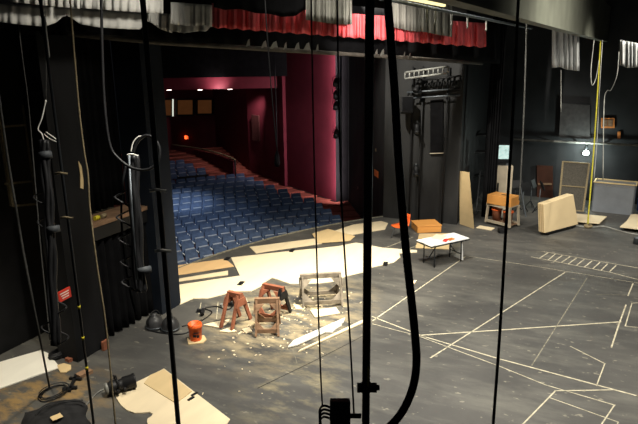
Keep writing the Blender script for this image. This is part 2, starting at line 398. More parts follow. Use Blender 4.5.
# rear block behind the cross aisle
for k, (ex, ey) in enumerate(((206, 168), (194, 163.5), (185, 160))):
    zt = rowfloor(11)+.09*(k+2.6); p = fl(ex, ey, zt+SEATH); rows.append((math.hypot(p.x-SC[0], p.y-SC[1]), zt, math.degrees(math.atan2(p.y-SC[1], p.x-SC[0])), ('front', 'second', 'last')[k]+' row of the rear block'))
for ri, (R, z, ea, rname) in enumerate(rows):
    st = .535/R; a = math.radians(ea)+st/2+(st*.5 if ri % 2 and ri < 12 else 0)*0; n = 0
    while n < 25:
        x, y = ring(R, a); px, py, d = proj((x, y, z+SEATH)); ph = math.hypot(x-AC[0], y-AC[1])
        if px < 164: break
        if ph > AR+.35:
            lab = 'blue theatre seat, %s from the crimson wall aisle, %s' % (ORD[n], rname)
            grp = 'theatre seats, '+rname
            if first:
                proto.location = (x, y, z); proto.rotation_euler = (0, 0, a); proto['label'] = lab; proto['group'] = grp; first = False
            else: dup(proto, (x, y, z), a, lab, grp)
            n += 1; nseat += 1
        a += st
# dark modesty panel before the rear block
R = rows[12][0]-.55; aa = math.radians(rows[12][2]); z = rows[12][1]
mb = MB(); pa = [V((*ring(R, aa+k*.55/R), z-.1)) for k in range(0, 4)]
for p, q in zip(pa[:-1], pa[1:]): mb.prism([p, q, q+V((0, 0, .72)), p+V((0, 0, .72))], (q-p).cross(V((0, 0, 1))).normalized()*.06)
tag(mb.build('modesty_panel', M['black']), 'short black panel before the rear block of blue seats', 'panel')

# ------------------------------------------------------------------ left side of the stage: pillars, ledge, drapes
mb = MB(); mb.box((8.16, 9.35, 3.25), (.80, .55, 6.5)); struct(mb.build('wall_pillar_left', M['blackwall'], fixed=True))
pe = fl(181.5, 304)
mb = MB(); mb.box((pe.x-.36, pe.y+.42, 4.5), (.72, .8, 9)); struct(mb.build('wall_pillar_right', mat('blue_black_paint', (.008, .011, .017), .7, .3, 1.3, .05, spec=.15), fixed=True))
# ledge between the two pillars and the pleated drape beneath it
zL = pv(128, 212, (7, 9.3), (11, 9.3)).z
mb = MB(); mb.box((9.46, 9.45, zL), (1.8, .6, .09)); tag(mb.build('ledge', M['saw']), 'dusty wooden ledge spanning the gap between two black pillars', 'shelf')
mb = MB(); mb.box((9.46, 9.24, zL-.20), (1.78, .12, .28)); tag(mb.build('support_beam', M['black']), 'dark beam under the dusty wooden ledge', 'beam')
def pleat(a, b, z0, z1, amp, waves, seed=0, n=None, flare=1.4):
    rnd = random.Random(seed); a, b = V(a), V(b); n = n or int(waves*8); d = (b-a).normalized(); nr = V((-d.y, d.x, 0)); rr = []
    ph = [rnd.uniform(-.6, .6) for _ in range(int(waves)+2)]
    for j in range(7):
        t = j/6; row = []
        for i in range(n+1):
            s = i/n; w = s*waves*2*PI
            off = amp*(math.sin(w+ph[int(s*waves)]*.4)+.35*math.sin(2.3*w+ph[int(s*waves)]))*(1+(flare-1)*(1-t))
            za = z0(s) if callable(z0) else z0; zb = z1(s) if callable(z1) else z1
            p = a+(b-a)*s+nr*off; p.z = za+(zb-za)*t; row.append(p)
        rr.append(row)
    return MB().grid(rr)
tag(pleat((8.6, 9.33, 0), (10.35, 9.33, 0), .03, zL-.30, .07, 8, 3).build('black_drape', M['cloth'], solid=.01), 'pleated black drape hanging under the dusty ledge', 'curtain')
tag(pleat((8.6, 9.9, 0), (10.4, 9.9, 0), zL+.05, 8.5, .05, 9, 4).build('black_drape', M['cloth'], solid=.01), 'tall black drape filling the gap above the dusty ledge', 'curtain')
for k in range(3):
    p = pv((88, 97, 104)[k], (209, 208, 209)[k], (7, 9.2), (11, 9.2))
    tag(MB().tube([V((p.x, 9.30, zL+.10)), V((p.x+.12, 9.30, zL+.10))], .05, 8).build('tape_roll', (M['whitetape'], M['yellowtape'], M['tan'])[k]), ('white', 'yellow', 'tan')[k]+' roll of tape lying on the dusty ledge', 'tape')
# left side clutter
pl = fl(20, 372)
def on10(x, y): return pv(x, y, (0, 10.45), (10, 10.45))
t = thing('scenery_flat', 'tall tan wooden flat frame leaning in the dark beyond the pillar', 'frame', V((on10(18, 207).x, 10.45, 1.3)), world=True)
fp = {k: on10(*v) for k, v in dict(a=(-3, 105), b=(12, 206), c=(24, 105), d=(37, 204), e=(-1, 127), f=(26, 125), g=(5, 184), h=(33, 181)).items()}
for a, b in (('a', 'b'), ('c', 'd')): MB().bar(fp[a], fp[b], .07, .05).build('stile', M['tan'], t)
for a, b in (('b', 'd'), ('e', 'f'), ('g', 'h')): MB().bar(fp[a], fp[b], .05, .04).build('rail', M['tan'], t)
q = [on10(36, 217), on10(44, 217), on10(56, 306), on10(48, 308)]
tag(MB().prism([p+V((0, -.2, 0)) for p in q], (0, .08, 0)).build('grey_flat', M['steel']), 'narrow blue grey panel standing behind the left pillar', 'panel')
p = on10(48, 315)
t = thing('junction_box', 'small grey electrical box low behind the left pillar', 'box', p+V((0, -.45, -.2)))
MB().box((0, 0, .1), (.30, .2, .34)).build('body', M['steel'], t, bevel=.01); MB().box((.18, -.05, .2), (.12, .12, .18)).build('lid', M['paleSteel'], t, bevel=.01)
for k in range(2): MB().tube([(.1*k, -.1, 0), (.1*k+.03, -.14, -.25), (.1*k-.03, -.12, -.6)], .02).build('lead', M['rubber'], t)
# red card on the pillar
c = pv(64.5, 294.5, (7, 9.05), (9, 9.05)); t = thing('red_sign', 'small red card sign with white lines on the left black pillar', 'sign', c)
MB().box((0, 0, 0), (.30, .02, .22), mtx=Matrix.Rotation(-.06, 3, 'Y')).build('card', M['redsign'], t)
for k in range(3): MB().box((-.01+.01*k, -.014, .05-.05*k), (.22-.03*k, .006, .018), mtx=Matrix.Rotation(-.06, 3, 'Y')).build('line', M['whitetape'], t)
# bare wood scar on pillar
q = [pv(x, y, (7, 9.05), (9, 9.05)) for x, y in ((78, 161), (81, 166), (83, 180), (83, 189), (80, 188), (80, 175))]
tag(MB().prism(q, (0, -.015, 0)).build('wood_splinter', M['plyd']), 'pale strip of bare splintered wood on the edge of the left pillar', 'wood')
# floor sheet in the left corner and debris
tag(MB().slab([fl(x, y, .025) for x, y in ((-8, 364), (20, 356), (41, 350), (48, 353), (60, 367), (34, 376), (-8, 391))], .02).build('floor_sheet', M['whiteboard']), 'pale sheet lying on the floor at the far left corner', 'sheet')
tag(MB().slab([fl(x, y, .03) for x, y in ((57, 365), (64, 363), (71, 365), (71, 369), (66, 372), (60, 372))], .02).build('wood_scrap', M['plyd']), 'small tan scrap of wood at the foot of the left pillar', 'scrap', 'wood scraps by the left pillar')
def plank(name, a, b, w, t_, m, lab, cat='plank', z=None, group=None):
    a, b = V(a), V(b); return tag(MB().bar(a+V((0, 0, t_/2+.002)), b+V((0, 0, t_/2+.002)), w, t_).build(name, m), lab, cat, group)
plank('wood_block', fl(67, 362), fl(78, 357), .14, .07, M['sawred'], 'red brown wood block against the left pillar foot', 'block')
plank('wood_block', fl(78, 378), fl(91, 372), .16, .07, M['saw'], 'brown wood offcut on the black floor near the coiled cable', 'block')
p = fl(104, 349); tag(MB().box(p+V((0, -.05, .11)), (.16, .06, .2)).build('orange_bracket', M['sawred']), 'small orange brown bracket at the right foot of the left pillar', 'bracket')
def coil(name, c, r, turns, tr, m, lab, squash=.8, seed=1, group=None):
    rnd = random.Random(seed); pts = []
    for i in range(turns*14+1):
        a = 2*PI*i/14; k = r*(1+.15*math.sin(a*.37+seed)); pts.append(V((c.x+k*math.cos(a), c.y+k*squash*math.sin(a), tr+c.z+.018*(i/14)+rnd.uniform(0, .01))))
    return tag(MB().tube(pts, tr, 6).build(name, m), lab, 'cable', group)
coil('cable_coil', fl(54, 394), .26, 4, .009, M['rubber'], 'coil of dark cable on the floor beside the black bag')
coil('cable_heap', fl(52, 356)+V((.05, -.15, 0)), .20, 6, .022, M['rubber'], 'heap of black cable beneath the hanging bundle at left', .6, 5)
# clamp tool on the floor
t = thing('floor_clamp', 'dark metal clamp lying near the brown offcut', 'clamp', fl(73, 384)+V((0, 0, .03)), .6)
MB().bar((-.3, 0, 0), (.3, 0, 0), .05, .05).build('bar', M['black'], t); MB().bar((-.2, -.12, 0), (-.2, .14, 0), .06, .05).build('jaw', M['black'], t); MB().bar((.1, -.14, .0), (.18, .1, .0), .05, .05).build('jaw', M['black'], t)

# ------------------------------------------------------------------ overhead cloth: grey drapes, black border, red valance
VA = pv(67, 33, (0, 8.5), (1, 8.5)); VB = V((20.35, 3.75, 0)); VA2 = pv(160, 42, (0, 8.5), (1, 8.5))
def onv(x, y, off=0.):
    d = (VB-VA2); d.z = 0; n = V((-d.y, d.x, 0)).normalized()*off
    return pv(x, y, VA2+n, VB+n)
def cloth_strip(toppts, botpts, amp, n, seed, plane, waves=10):
    """hanging cloth between an upper and a lower outline"""
    rnd = random.Random(seed)
    def samp(pts, s):
        x = pts[0][0]+(pts[-1][0]-pts[0][0])*s
        for a, b in zip(pts[:-1], pts[1:]):
            if a[0] <= x <= b[0]: return x, a[1]+(b[1]-a[1])*((x-a[0])/max(1e-6, b[0]-a[0]))
        return x, pts[-1][1]
    rr = []
    for j in range(7):
        t = j/6; row = []
        for i in range(n+1):
            s = i/n; xt, yt = samp(toppts, s); xb, yb = samp(botpts, s)
            w = amp*(math.sin(s*waves*2*PI+1.3*math.sin(s*9+seed))+.5*math.sin(s*waves*4.6*PI+seed))*(.4+.6*t)
            row.append(plane(xt+(xb-xt)*t, yt+(yb-yt)*t, w))
        rr.append(row)
    return MB().grid(rr)
def onG(x, y, off=0.): return pv(x, y, (0, 7.4+off), (1, 7.4+off))
def onG2(x, y, off=0.): return pv(x, y, (0, 7.0+off), (1, 7.0+off))
def cl(name, top_, bot, amp, n, seed, plane, waves, m, lab, cat='curtain', group=None):
    return tag(cloth_strip(top_, bot, amp, n, seed, plane, waves).build(name, m, solid=.012), lab, cat, group)
cl('grey_drape', [(10, -22), (80, -16)], [(10, 1.5), (40, 5), (80, 9)], .028, 60, 1, onG2, 8, M['greydrape'], 'upper grey drape bundled above the tan rope', group='grey drapes tied up overhead')
cl('grey_drape', [(80, -16), (163, -10)], [(80, 8), (120, 11), (163, 13.5)], .028, 60, 2, onG2, 9, M['greydrape'], 'upper grey drape bundled between the two black poles', group='grey drapes tied up overhead')
cl('grey_drape', [(-6, 3), (66, 8)], [(-6, 21), (20, 24.5), (45, 26.5), (57, 22), (62, 17), (66, 16)], .028, 50, 3, onG, 4, M['greydrape'], 'lower scalloped grey drape at the far left, ending at a gathered peak', group='grey drapes tied up overhead')
cl('grey_drape', [(66, 8), (147, 13)], [(66, 15), (72, 18), (80, 24), (100, 27.5), (125, 29), (140, 29.5), (144, 24), (147, 20)], .028, 60, 4, onG, 4, M['greydrape'], 'lower scalloped grey drape between two gathered peaks', group='grey drapes tied up overhead')
cl('grey_drape', [(147, 12), (172, 14)], [(147, 21), (152, 23), (160, 29), (172, 33)], .028, 30, 5, onG, 3, M['greydrape'], 'short sagging grey drape against the smooth grey panel', group='grey drapes tied up overhead')
cl('grey_drape', [(171, 2), (212, 5)], [(171, 24), (190, 26), (204, 25), (212, 27)], .03, 40, 6, onG2, 5, M['greydrape'], 'smooth square grey drape panel beside the dim red valance', group='grey drapes tied up overhead')
cl('grey_drape', [(171, 24), (212, 24)], [(171, 31), (185, 33), (200, 31), (206, 31.5), (212, 25)], .06, 30, 7, onG, 2, M['greydrape'], 'rolled grey hem sagging under the smooth square panel', group='grey drapes tied up overhead')
# black border with its bottom batten
tag(cloth_strip([(-10, -30), (500, 20)], [(-10, 27), (67, 33), (160, 42), (330, 53), (500, 64)], .04, 120, 8, lambda x, y, o: onv(x, y, .30+o), 26).build('black_border', M['cloth'], solid=.012), 'long black border curtain hanging across the proscenium opening', 'curtain')
t = thing('border_batten', 'dusty grey batten along the bottom hem of the black border', 'batten', onv(250, 47.5), world=True)
MB().tube([onv(x, y) for x, y in ((67, 33.5), (160, 42.5), (250, 48), (330, 53), (410, 58), (482, 63.5))], .055, 8).build('pipe', mat('dusty_pipe', (.07, .062, .05), .8, .4, 3), t)
for k, (x, y) in enumerate(((247, 45.5), (263, 47), (273, 47.5), (284, 48.5), (296, 48.5), (306, 48.5), (316, 50), (375, 54.5), (381, 54.5), (403, 56), (408, 58))):
    p = onv(x, y+.5); e = .10+.06*((k*7) % 3)
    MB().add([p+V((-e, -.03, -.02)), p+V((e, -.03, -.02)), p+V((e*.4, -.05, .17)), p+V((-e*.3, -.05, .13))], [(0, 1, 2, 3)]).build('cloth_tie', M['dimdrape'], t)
# red valance in separate swags, and the grey pleated curtain above
def onR(x, y, off=0.): return onv(x, y, -.55+off)
def onS(x, y, off=0.): return onv(x, y, -.95+off)
def rb(x): return 27.2+(x-213)*.0735
rv = [(212, 262, 0), (262, 318, 1), (318, 360, 2), (360, 395, 3), (395, 440, 4), (440, 486, 5)]
rl = ['dim red velvet valance beside the smooth grey panel', 'red velvet valance section lit brighter toward its right', 'bright red velvet valance section left of the thick black pipe',
      'dark red valance section behind the thick black pipe and cable', 'bright red velvet valance section under the grey pleated curtain', 'fading red valance section under the yellow lit bar']
for x0, x1, k in rv:
    bot = [(x0+(x1-x0)*i/8, rb(x0+(x1-x0)*i/8)+(.9 if i % 2 else -.6)) for i in range(9)]
    top_ = [(x0, rb(x0)-24), (x1, rb(x1)-24)]
    cl('red_valance', top_, bot, .11, 56, 20+k, onR, (x1-x0)/11, M['redvelvet'], rl[k], 'curtain', 'red valance sections')
gv = [(306, 352, [(306, 20), (320, 22), (335, 24), (352, 25)]), (392, 452, [(392, 27), (410, 31), (425, 32), (440, 35), (452, 37)])]
for k, (x0, x1, bot) in enumerate(gv):
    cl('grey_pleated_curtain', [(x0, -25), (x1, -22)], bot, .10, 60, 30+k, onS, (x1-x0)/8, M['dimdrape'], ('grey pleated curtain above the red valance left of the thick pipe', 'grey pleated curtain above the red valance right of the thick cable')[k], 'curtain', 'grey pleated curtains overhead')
cl('black_cutout_border', [(214, -25), (305, -20)], [(214, 7), (225, 10), (240, 9), (255, 13), (270, 14), (282, 17), (296, 16), (305, 9)], .03, 40, 41, onS, 3, M['cloth'], 'black cloth sagging above the dim red valance', 'curtain')

# ------------------------------------------------------------------ overhead steel at the right
zB = 7.25
def ov(x, y, z=zB): return fl(x, y, z)
e1 = dp(478, 9, 7.0); e2 = fl(602, 41, e1.z)
dB = (e2-e1).normalized(); nB = V((-dB.y, dB.x, 0))
t = thing('overhead_beam', 'large grey steel beam crossing the upper right corner', 'beam', lerp(e1, e2, .5), world=True)
E1, E2 = e1-dB*1.8, e2+dB*4.5
MB().prism([E1, E2, E2+V((0, 0, 1.3)), E1+V((0, 0, 1.3))], nB*-.10).build('web', M['beamgrey'], t)
MB().bar(E1+V((0, 0, .02)), E2+V((0, 0, .02)), .22, .05).build('flange', M['beamgrey'], t)
for k in range(4):
    p = lerp(e1, e2, .05+.09*k); MB().bar(p+V((0, 0, .05))+nB*.03, p+V((0, 0, 1.3))+nB*.03, .02, .02).build('stiffener', M['black'], t)
g1 = dp(395, 1, 9.0); g2 = fl(532, 28.5, g1.z)
t = thing('lighting_batten', 'thin overhead batten with small hooks below the yellow lit bar', 'batten', lerp(g1, g2, .5), world=True)
MB().tube([g1-(g2-g1)*.05, g2], .03, 8).build('pipe', M['steel'], t)
for k, s in enumerate((.13, .17, .26, .36, .50)):
    p = lerp(g1, g2, s); MB().tube([p, p+V((0, 0, -.12)), p+V((.05, 0, -.20)), p+V((.0, 0, -.25))], .02, 6).build('hook', M['paleSteel'], t)
p1 = dp(396, -4, 8.8); p2 = fl(444, 5.5, p1.z)
t = thing('strip_light', 'yellowish lit bar at the top edge above the grey pleated curtain', 'light', lerp(p1, p2, .5), world=True)
MB().bar(p1, p2, .06, .04).build('lit_tray', M['striplamp'], t); MB().bar(p1+V((0, 0, .05)), p2+V((0, 0, .05)), .10, .05).build('housing', M['black'], t)
# white hanging cloths and lines at the right
def onC(x, y, off=0.): return pv(x, y, (19+off, 0), (19+off, 1))
cl('white_drape', [(552, 22), (579, 26)], [(552, 68), (560, 67), (566, 69.5), (579, 71)], .10, 40, 51, onC, 5, M['whitecloth'], 'white drape hanging below the grey steel beam', group='white drapes at the right')
cl('white_drape', [(620, 40), (642, 44)], [(620, 65), (628, 68), (642, 67)], .10, 40, 52, onC, 5, M['whitecloth'], 'small white drape at the extreme right edge under the beam', group='white drapes at the right')
# ------------------------------------------------------------------ stage wall fittings
def onW(x, y, off=0.): return pv(x, y, (20.99-off, 0), (20.99-off, 1))
# truss on brackets in front of the wall
def ladder_truss(name, lab, A, B, drop, m, nrung, lace=False):
    t = thing(name, lab, 'truss', lerp(A, B, .5), world=True)
    dz = V((0, 0, -drop))
    MB().tube([A, B], .035, 8).build('chord', m, t); MB().tube([A+dz, B+dz], .035, 8).build('chord', m, t)
    for k in range(nrung+1):
        p = lerp(A, B, k/nrung)
        MB().tube([p, p+dz], .022, 6).build('rung', m, t)
        if lace and k < nrung: MB().tube([p+dz, lerp(A, B, (k+1)/nrung)], .02, 6).build('brace', m, t)
    return t
ladder_truss('ladder_truss', 'pale ladder truss high on the black stage wall', onW(405, 72.5, .9), onW(448, 66.5, .9), .21, M['paleSteel'], 9)
ladder_truss('truss_shadow_lattice', 'dark lattice standing for the shadow cast by the pale ladder truss', onW(422, 80, .25), onW(461, 76, .25), .42, M['black'], 7, True)  # dark lattice modelled in place of the ladder truss's shadow on the wall
t = thing('pipe_stand', 'thin pipe frame standing against the black stage wall', 'frame', onW(413, 221, .2), world=True)
for x in (413.2, 423.5, 448.5):
    a = onW(x, 66, .15); b = V((a.x, a.y, .02)); MB().tube([a, b], .035, 8).build('upright', M['black'], t)
for x0, y0, x1, y1 in ((407, 92.5, 448, 89.5), (413, 98, 460, 95)): MB().tube([onW(x0, y0, .3), onW(x1, y1, .3)], .03, 8).build('crossbar', M['steel'], t)
def lantern(name, lab, p, aim, s=1., group=None, cat='spotlight'):
    """theatre lantern: barrel, lens rim, yoke, clamp"""
    t = thing(name, lab, cat, p, group=group); d = V(aim).normalized(); x = d.orthogonal().normalized() if abs(d.z) > .9 else d.cross(V((0, 0, 1))).normalized()
    y = d.cross(x); R = Matrix((x, y, d)).transposed()
    MB_last = MB().lathe([(.05*s, -.30*s), (.11*s, -.28*s), (.13*s, -.05*s), (.10*s, 0), (.10*s, .20*s), (.125*s, .22*s), (.125*s, .34*s), (.10*s, .34*s), (.09*s, .30*s)], 14, R); br_ = MB_last.build('barrel', M['black'], t)
    MB().lathe([(.02*s, .29*s), (.088*s, .285*s), (.088*s, .31*s), (.03*s, .318*s)], 14, R).build('lens', M['steel'], t, under=br_)
    upd = V((0, 0, 1)); w = x*.15*s
    MB_y = MB().tube([w, w+upd*.18*s, w+upd*.22*s-w*.2, -w+upd*.22*s+w*.2, -w+upd*.18*s, -w], .014*s, 6); yk = MB_y.build('yoke', M['black'], t)
    MB().box(upd*.27*s, (.05*s, .07*s, .10*s)).build('clamp', M['steel'], t, under=yk)
    return t
p = onW(407, 105, .65)
t = thing('speaker', 'dark box loudspeaker hung on the black stage wall under the truss', 'speaker', p-V((0, 0, .3)))
Rm = Matrix.Rotation(.35, 3, 'Z') @ Matrix.Rotation(.25, 3, 'Y')
MB().box((0, 0, .3), (.38, .42, .58), mtx=Rm).build('cabinet', M['black'], t, bevel=.02); MB().box(V((0, 0, .3))+Rm @ V((-.2, 0, 0)), (.03, .36, .50), mtx=Rm).build('grille', M['cloth'], t)
MB().bar((0, 0, .58), (.5, .05, .72), .05).build('bracket', M['black'], t)
lantern('stage_lantern', 'black lantern on the stage wall frame beside the dark panel', onW(417, 128, .35), (-.7, -.2, -.7), .8, 'lanterns on the stage wall')
lantern('stage_lantern', 'lower black lantern on the stage wall frame above the orange block', onW(416, 170, .35), (-.7, -.2, -.7), .8, 'lanterns on the stage wall')
lantern('stage_lantern', 'upper black lantern clamped below the pale ladder truss', onW(418, 85, .5), (-.5, .2, -.8), .8, 'lanterns on the stage wall')
q = [onW(x, y, .03) for x, y in ((430.5, 153.5), (443, 153), (443.5, 99), (430.5, 100))]
mb = MB(); mb.prism(q, (-.03, 0, 0)); tag(mb.build('dark_panel', M['cloth']), 'tall black cloth panel on the stage wall beneath the truss shadow lattice', 'panel')
tag(MB().bar(onW(430, 153.5, .08), onW(443.5, 153, .08), .06, .03).build('sill_strip', M['beige']), 'pale ledge at the bottom of the black cloth panel', 'ledge')
# orange sign on the splay wall
sa, sb = V((W1.x+.45, W1.y-.5, 0)), W0
dS = (sb-sa); dS.z = 0; nS = V((-dS.y, dS.x, 0)).normalized(); nS = nS if nS.dot(-sa) > 0 else -nS
aS = math.atan2(dS.y, dS.x)
p = pv(377, 173.5, sa, sb)+nS*.03
t = thing('orange_sign', 'small square orange sign on the black wall beside the thick pipe', 'sign', p)
MB().box((0, 0, 0), (.62, .02, .26), aS).build('card', M['osign'], t); MB().box(nS*.014, (.44, .006, .08), aS).build('panel', M['orange'], t)
for (x, y, l) in ((343.5, 177, 'yellowish switch plate on the black wall by the crimson jamb'), (376.5, 150, 'pale switch plate on the black wall above the orange sign'), (358.5, 188, 'pale switch plate low on the black wall left of the thick pipe')):
    tag(MB().box(pv(x, y, sa, sb)+nS*.03, (.08, .02, .11), aS).build('switch_plate', M['tan']), l, 'switch')
# lighting boom between crimson jamb and black wall
bq = lerp(W1, V((W1.x+.45, W1.y-.5, 0)), .75)+(CAM-W1).normalized()*.6; bq = pv(341, 150, (W1.x-.7, W1.y-.4), (W1.x, W1.y-1.1)); bz0 = -1.3
t = thing('lighting_boom', 'upright black pipe with cable beside the crimson jamb', 'pipe', V((bq.x, bq.y, bz0)))
MB().tube([(0, 0, 0), (0, 0, 8)], .05, 8).build('pipe', M['pipe'], t); MB().lathe([(.3, 0), (.3, .04), (.08, .06)], 14).build('base', M['black'], t)
for k, y in enumerate((82, 94, 105, 133)):
    a = pv(341, y, (bq.x, bq.y), (bq.x+1, bq.y-1)); 
    lantern('boom_lantern', ['topmost', 'second', 'third', 'lowest'][k]+' black lantern on the upright pipe beside the crimson jamb', V((bq.x, bq.y, a.z))-nS*-.22, (-.9, -.3, -.3), 1.1, 'lanterns on the upright pipe')
# ------------------------------------------------------------------ right wing
# black leg drape
tag(pleat(fl(482, 217.5)*1.0, fl(493.5, 216), .03, 8.5, .05, 5, 9).build('masking_drape', M['cloth'], solid=.01), 'tall narrow black leg drape behind the wooden cart', 'curtain')
# leaning plywood by wall edge
q = [fl(463, 227), fl(475, 229)]
def leaning(name, m, lab, a, b, ha, hb, lean, th=.02, cat='board'):
    d = (b-a).normalized(); n = V((d.y, -d.x, 0)); n = n if n.dot(V((1, .2, 0))) > 0 else -n
    return tag(MB().prism([a, b, b+V((0, 0, hb))+n*lean, a+V((0, 0, ha))+n*lean], n*th).build(name, m), lab, cat)
la, lb, lL = fl(459.8, 224), fl(474.3, 229), V((.10, .25, 0))
ta, tb = pv(459.5, 171, la+lL, lb+lL), pv(469.3, 172.3, la+lL, lb+lL)
tag(MB().prism([la, lb, tb, ta], (.02, .012, 0)).build('leaning_plywood', M['plyd']), 'tan plywood sheet leaning upright at the end of the black wall', 'board')
t = thing('step_ladder', 'grey folded ladder behind the leaning plywood', 'ladder', fl(480, 217), world=True)
l0, l1 = fl(476, 214.5), fl(482, 213.5)
for p in (l0, l1): MB().bar(p, p+V((.45, 0, 1.7)), .05, .03).build('rail', M['dimsteel'], t)
for k in range(7): s = (k+.7)/7.5; MB().bar(lerp(l0, l0+V((.45, 0, 1.7)), s), lerp(l1, l1+V((.45, 0, 1.7)), s), .04, .03).build('rung', M['dimsteel'], t)
# dim steel rack
t = thing('steel_rack', 'dim open steel rack in the dark wing behind the ladder', 'rack', fl(478, 205), world=True)
ra, rb_ = fl(466, 206), fl(488, 204)
for p in (ra, rb_, ra+V((.7, .0, 0)), rb_+V((.7, 0, 0))): MB().bar(p, p+V((0, 0, 3.0)), .05).build('post', M['steel'], t)
for z in (1.2, 2.2, 2.9): MB().prism([ra+V((0, 0, z)), rb_+V((0, 0, z)), rb_+V((.7, 0, z)), ra+V((.7, 0, z))], (0, 0, .04)).build('shelf', M['black'], t)
# cart with orange crate
ca, cb = fl(485.5, 223.5), fl(509.5, 229.5); cz = (ca+cb)/2; dC = (cb-ca); L = dC.length; ac = math.atan2(dC.y, dC.x)
t = thing('wooden_cart', 'worn pale wooden cart holding orange tubs', 'cart', cz, ac)
hC = .80
for sx in (-1, 1):
    for sy in (0, 1): MB().bar((sx*(L/2-.03)*1.05, sy*.55, .06), (sx*(L/2-.06), sy*.5+.02, hC), .09, .06).build('leg', M['beige'], t)
for z in (.14, hC-.03): 
    for sy in (0, 1): MB().bar((-L/2, sy*.53, z), (L/2, sy*.53, z), .06, .09).build('rail', M['beige'], t)
MB().box((0, .27, .12), (L*.95, .55, .03)).build('shelf', M['saw'], t); MB().box((0, .27, hC), (L*.95, .58, .03)).build('top_board', M['beige'], t)
R3 = Matrix.Rotation(ac, 3, 'Z')
for k in range(2):
    p = cz+R3 @ V(((-.22, .22)[k]*L/.95, .26, .14))
    o = thing('orange_tub', ('orange tub on the cart shelf, nearer the black wall', 'orange tub on the cart shelf, nearer the cream crate')[k], 'tub', p, group='orange tubs on the cart')
    MB().lathe([(.14, 0), (.18, .40), (.19, .42), (.165, .42), (.13, .04)], 16).build('body', M['sawred'], o); MB().lathe([(.195, .40), (.2, .42), (.2, .45), (.19, .46)], 16).build('rim', M['orange'], o)
p = cz+R3 @ V((0, .25, hC+.015))
t = thing('orange_crate', 'orange wooden crate with a hand hole resting on the cart', 'crate', p, ac+.1)
MB().box((0, 0, .17), (L*.92, .62, .34)).build('body', M['blockorange'], t, bevel=.01); MB().box((.03, 0, .345), (.2, .07, .012)).build('hand_hole', M['black'], t)
# monitor on beige cabinet
p = fl(498, 212); t = thing('metal_cabinet', 'pale beige upright cabinet panel behind the wooden cart', 'cabinet', p, -PI/2+.25)
MB().box((.0, 0, .95), (.86, .45, 1.9)).build('body', M['beige'], t, bevel=.01); MB().box((-.1, -.27, 1.0), (.05, .04, .5)).build('handle', M['black'], t); MB().box((.0, .1, 1.93), (.7, .25, .06)).build('top_trim', M['steel'], t)
a = pv(503, 152, (p.x, p.y), (p.x+.25, p.y-1))
t = thing('lit_monitor', 'small glowing pale screen above the beige cabinet', 'monitor', V((a.x, a.y, 1.96)), -PI/2+.25)
hh = a.z-1.96
MB().box((0, 0, hh), (.52, .05, .62)).build('frame', M['black'], t); MB().box((0, -.03, hh), (.46, .02, .54)).build('screen', M['screen'], t)
MB().bar((0, .02, 0), (0, .02, hh-.2), .06).build('stand', M['black'], t); MB().box((0, 0, .015), (.3, .2, .03)).build('foot', M['black'], t)
# heap of dark chairs / stands
def folding_stand(p, rz, lab):
    t = thing('music_stand', lab, 'stand', p, rz, 'dark stands by the brown door')
    for k in range(3): 
        a = 2*PI*k/3; MB().bar((.02*math.cos(a), .02*math.sin(a), .35), (.3*math.cos(a), .3*math.sin(a), .01), .025).build('leg', M['black'], t)
    MB().tube([(0, 0, .3), (0, 0, .95)], .016, 8).build('pole', M['steel'], t)
    MB().box((0, -.06, 1.08), (.48, .03, .32), mtx=Matrix.Rotation(-.35, 3, 'X')).build('desk', M['black'], t)
for k, (x, y) in enumerate(((514, 210), (522, 212.5), (530, 209.5), (538.5, 212))):
    folding_stand(fl(x, y), -1.2+.5*k, ('first', 'second', 'third', 'fourth')[k]+' dark stand counted from the wooden cart toward the brown door')
t = thing('teal_easel', 'thin blue green leaning legs beside the wooden cart', 'stand', fl(523, 216), world=True)
p = fl(523, 216); MB().bar(fl(526, 217), p+V((.2, .2, 1.1)), .04).build('leg', M['steel'], t); MB().bar(fl(517, 214), p+V((.2, .2, 1.1)), .04).build('leg', M['steel'], t); MB().bar(lerp(fl(526, 217), p+V((.2, .2, 1.1)), .4), lerp(fl(517, 214), p+V((.2, .2, 1.1)), .4), .03).build('brace', M['steel'], t)
# far wall items
FX = 26.86
def onF(x, y, off=0.): return pv(x, y, (FX-off, 0), (FX-off, 1))
q = [onF(537, 198), onF(553, 198), onF(553, 165), onF(537, 165)]; q[0].z = q[1].z = 0; q[2].z = q[3].z
mb = MB(); mb.prism(q, (-.08, 0, 0)); d = struct(mb.build('door_1', M['browndoor'], fixed=True))
mb = MB(); mb.bar(onF(538, 184, .13), onF(552, 184, .13), .05, .08); h_ = mb.build('push_bar', M['saw'], fixed=True); h_.parent = d
q = [onF(559, 137), onF(590, 139), onF(590, 105), onF(561, 103)]
tag(MB().prism(q, (-.10, 0, 0)).build('access_panel', mat('dim_grey_panel', (.04, .038, .038), .8)), 'dull grey panel high on the far wall above the pipe', 'panel')
t = thing('service_pipe', 'long grey pipe running along the far wall', 'pipe', onF(575, 143, .3), world=True)
a, b = onF(514, 139.5, .3), onF(645, 145.5, .3)
MB().tube([a, b], .05, 8).build('pipe', M['paleSteel'], t)
for k in range(5): p = lerp(a, b, .1+.2*k); MB().bar(p, p+V((.3, 0, -.05)), .05).build('bracket', M['steel'], t)
p = onF(586, 153, .35)
t = thing('work_light', 'bright white work light on the far wall under the pipe', 'light', p)
MB().lathe([(.02, -.10), (.10, -.06), (.12, 0), (.08, .08), (.03, .1)], 14).build('bulb', M['lampglow'], t); MB().tube([(0, 0, .1), (.05, 0, .25), (.3, 0, .3)], .03).build('arm', M['steel'], t)
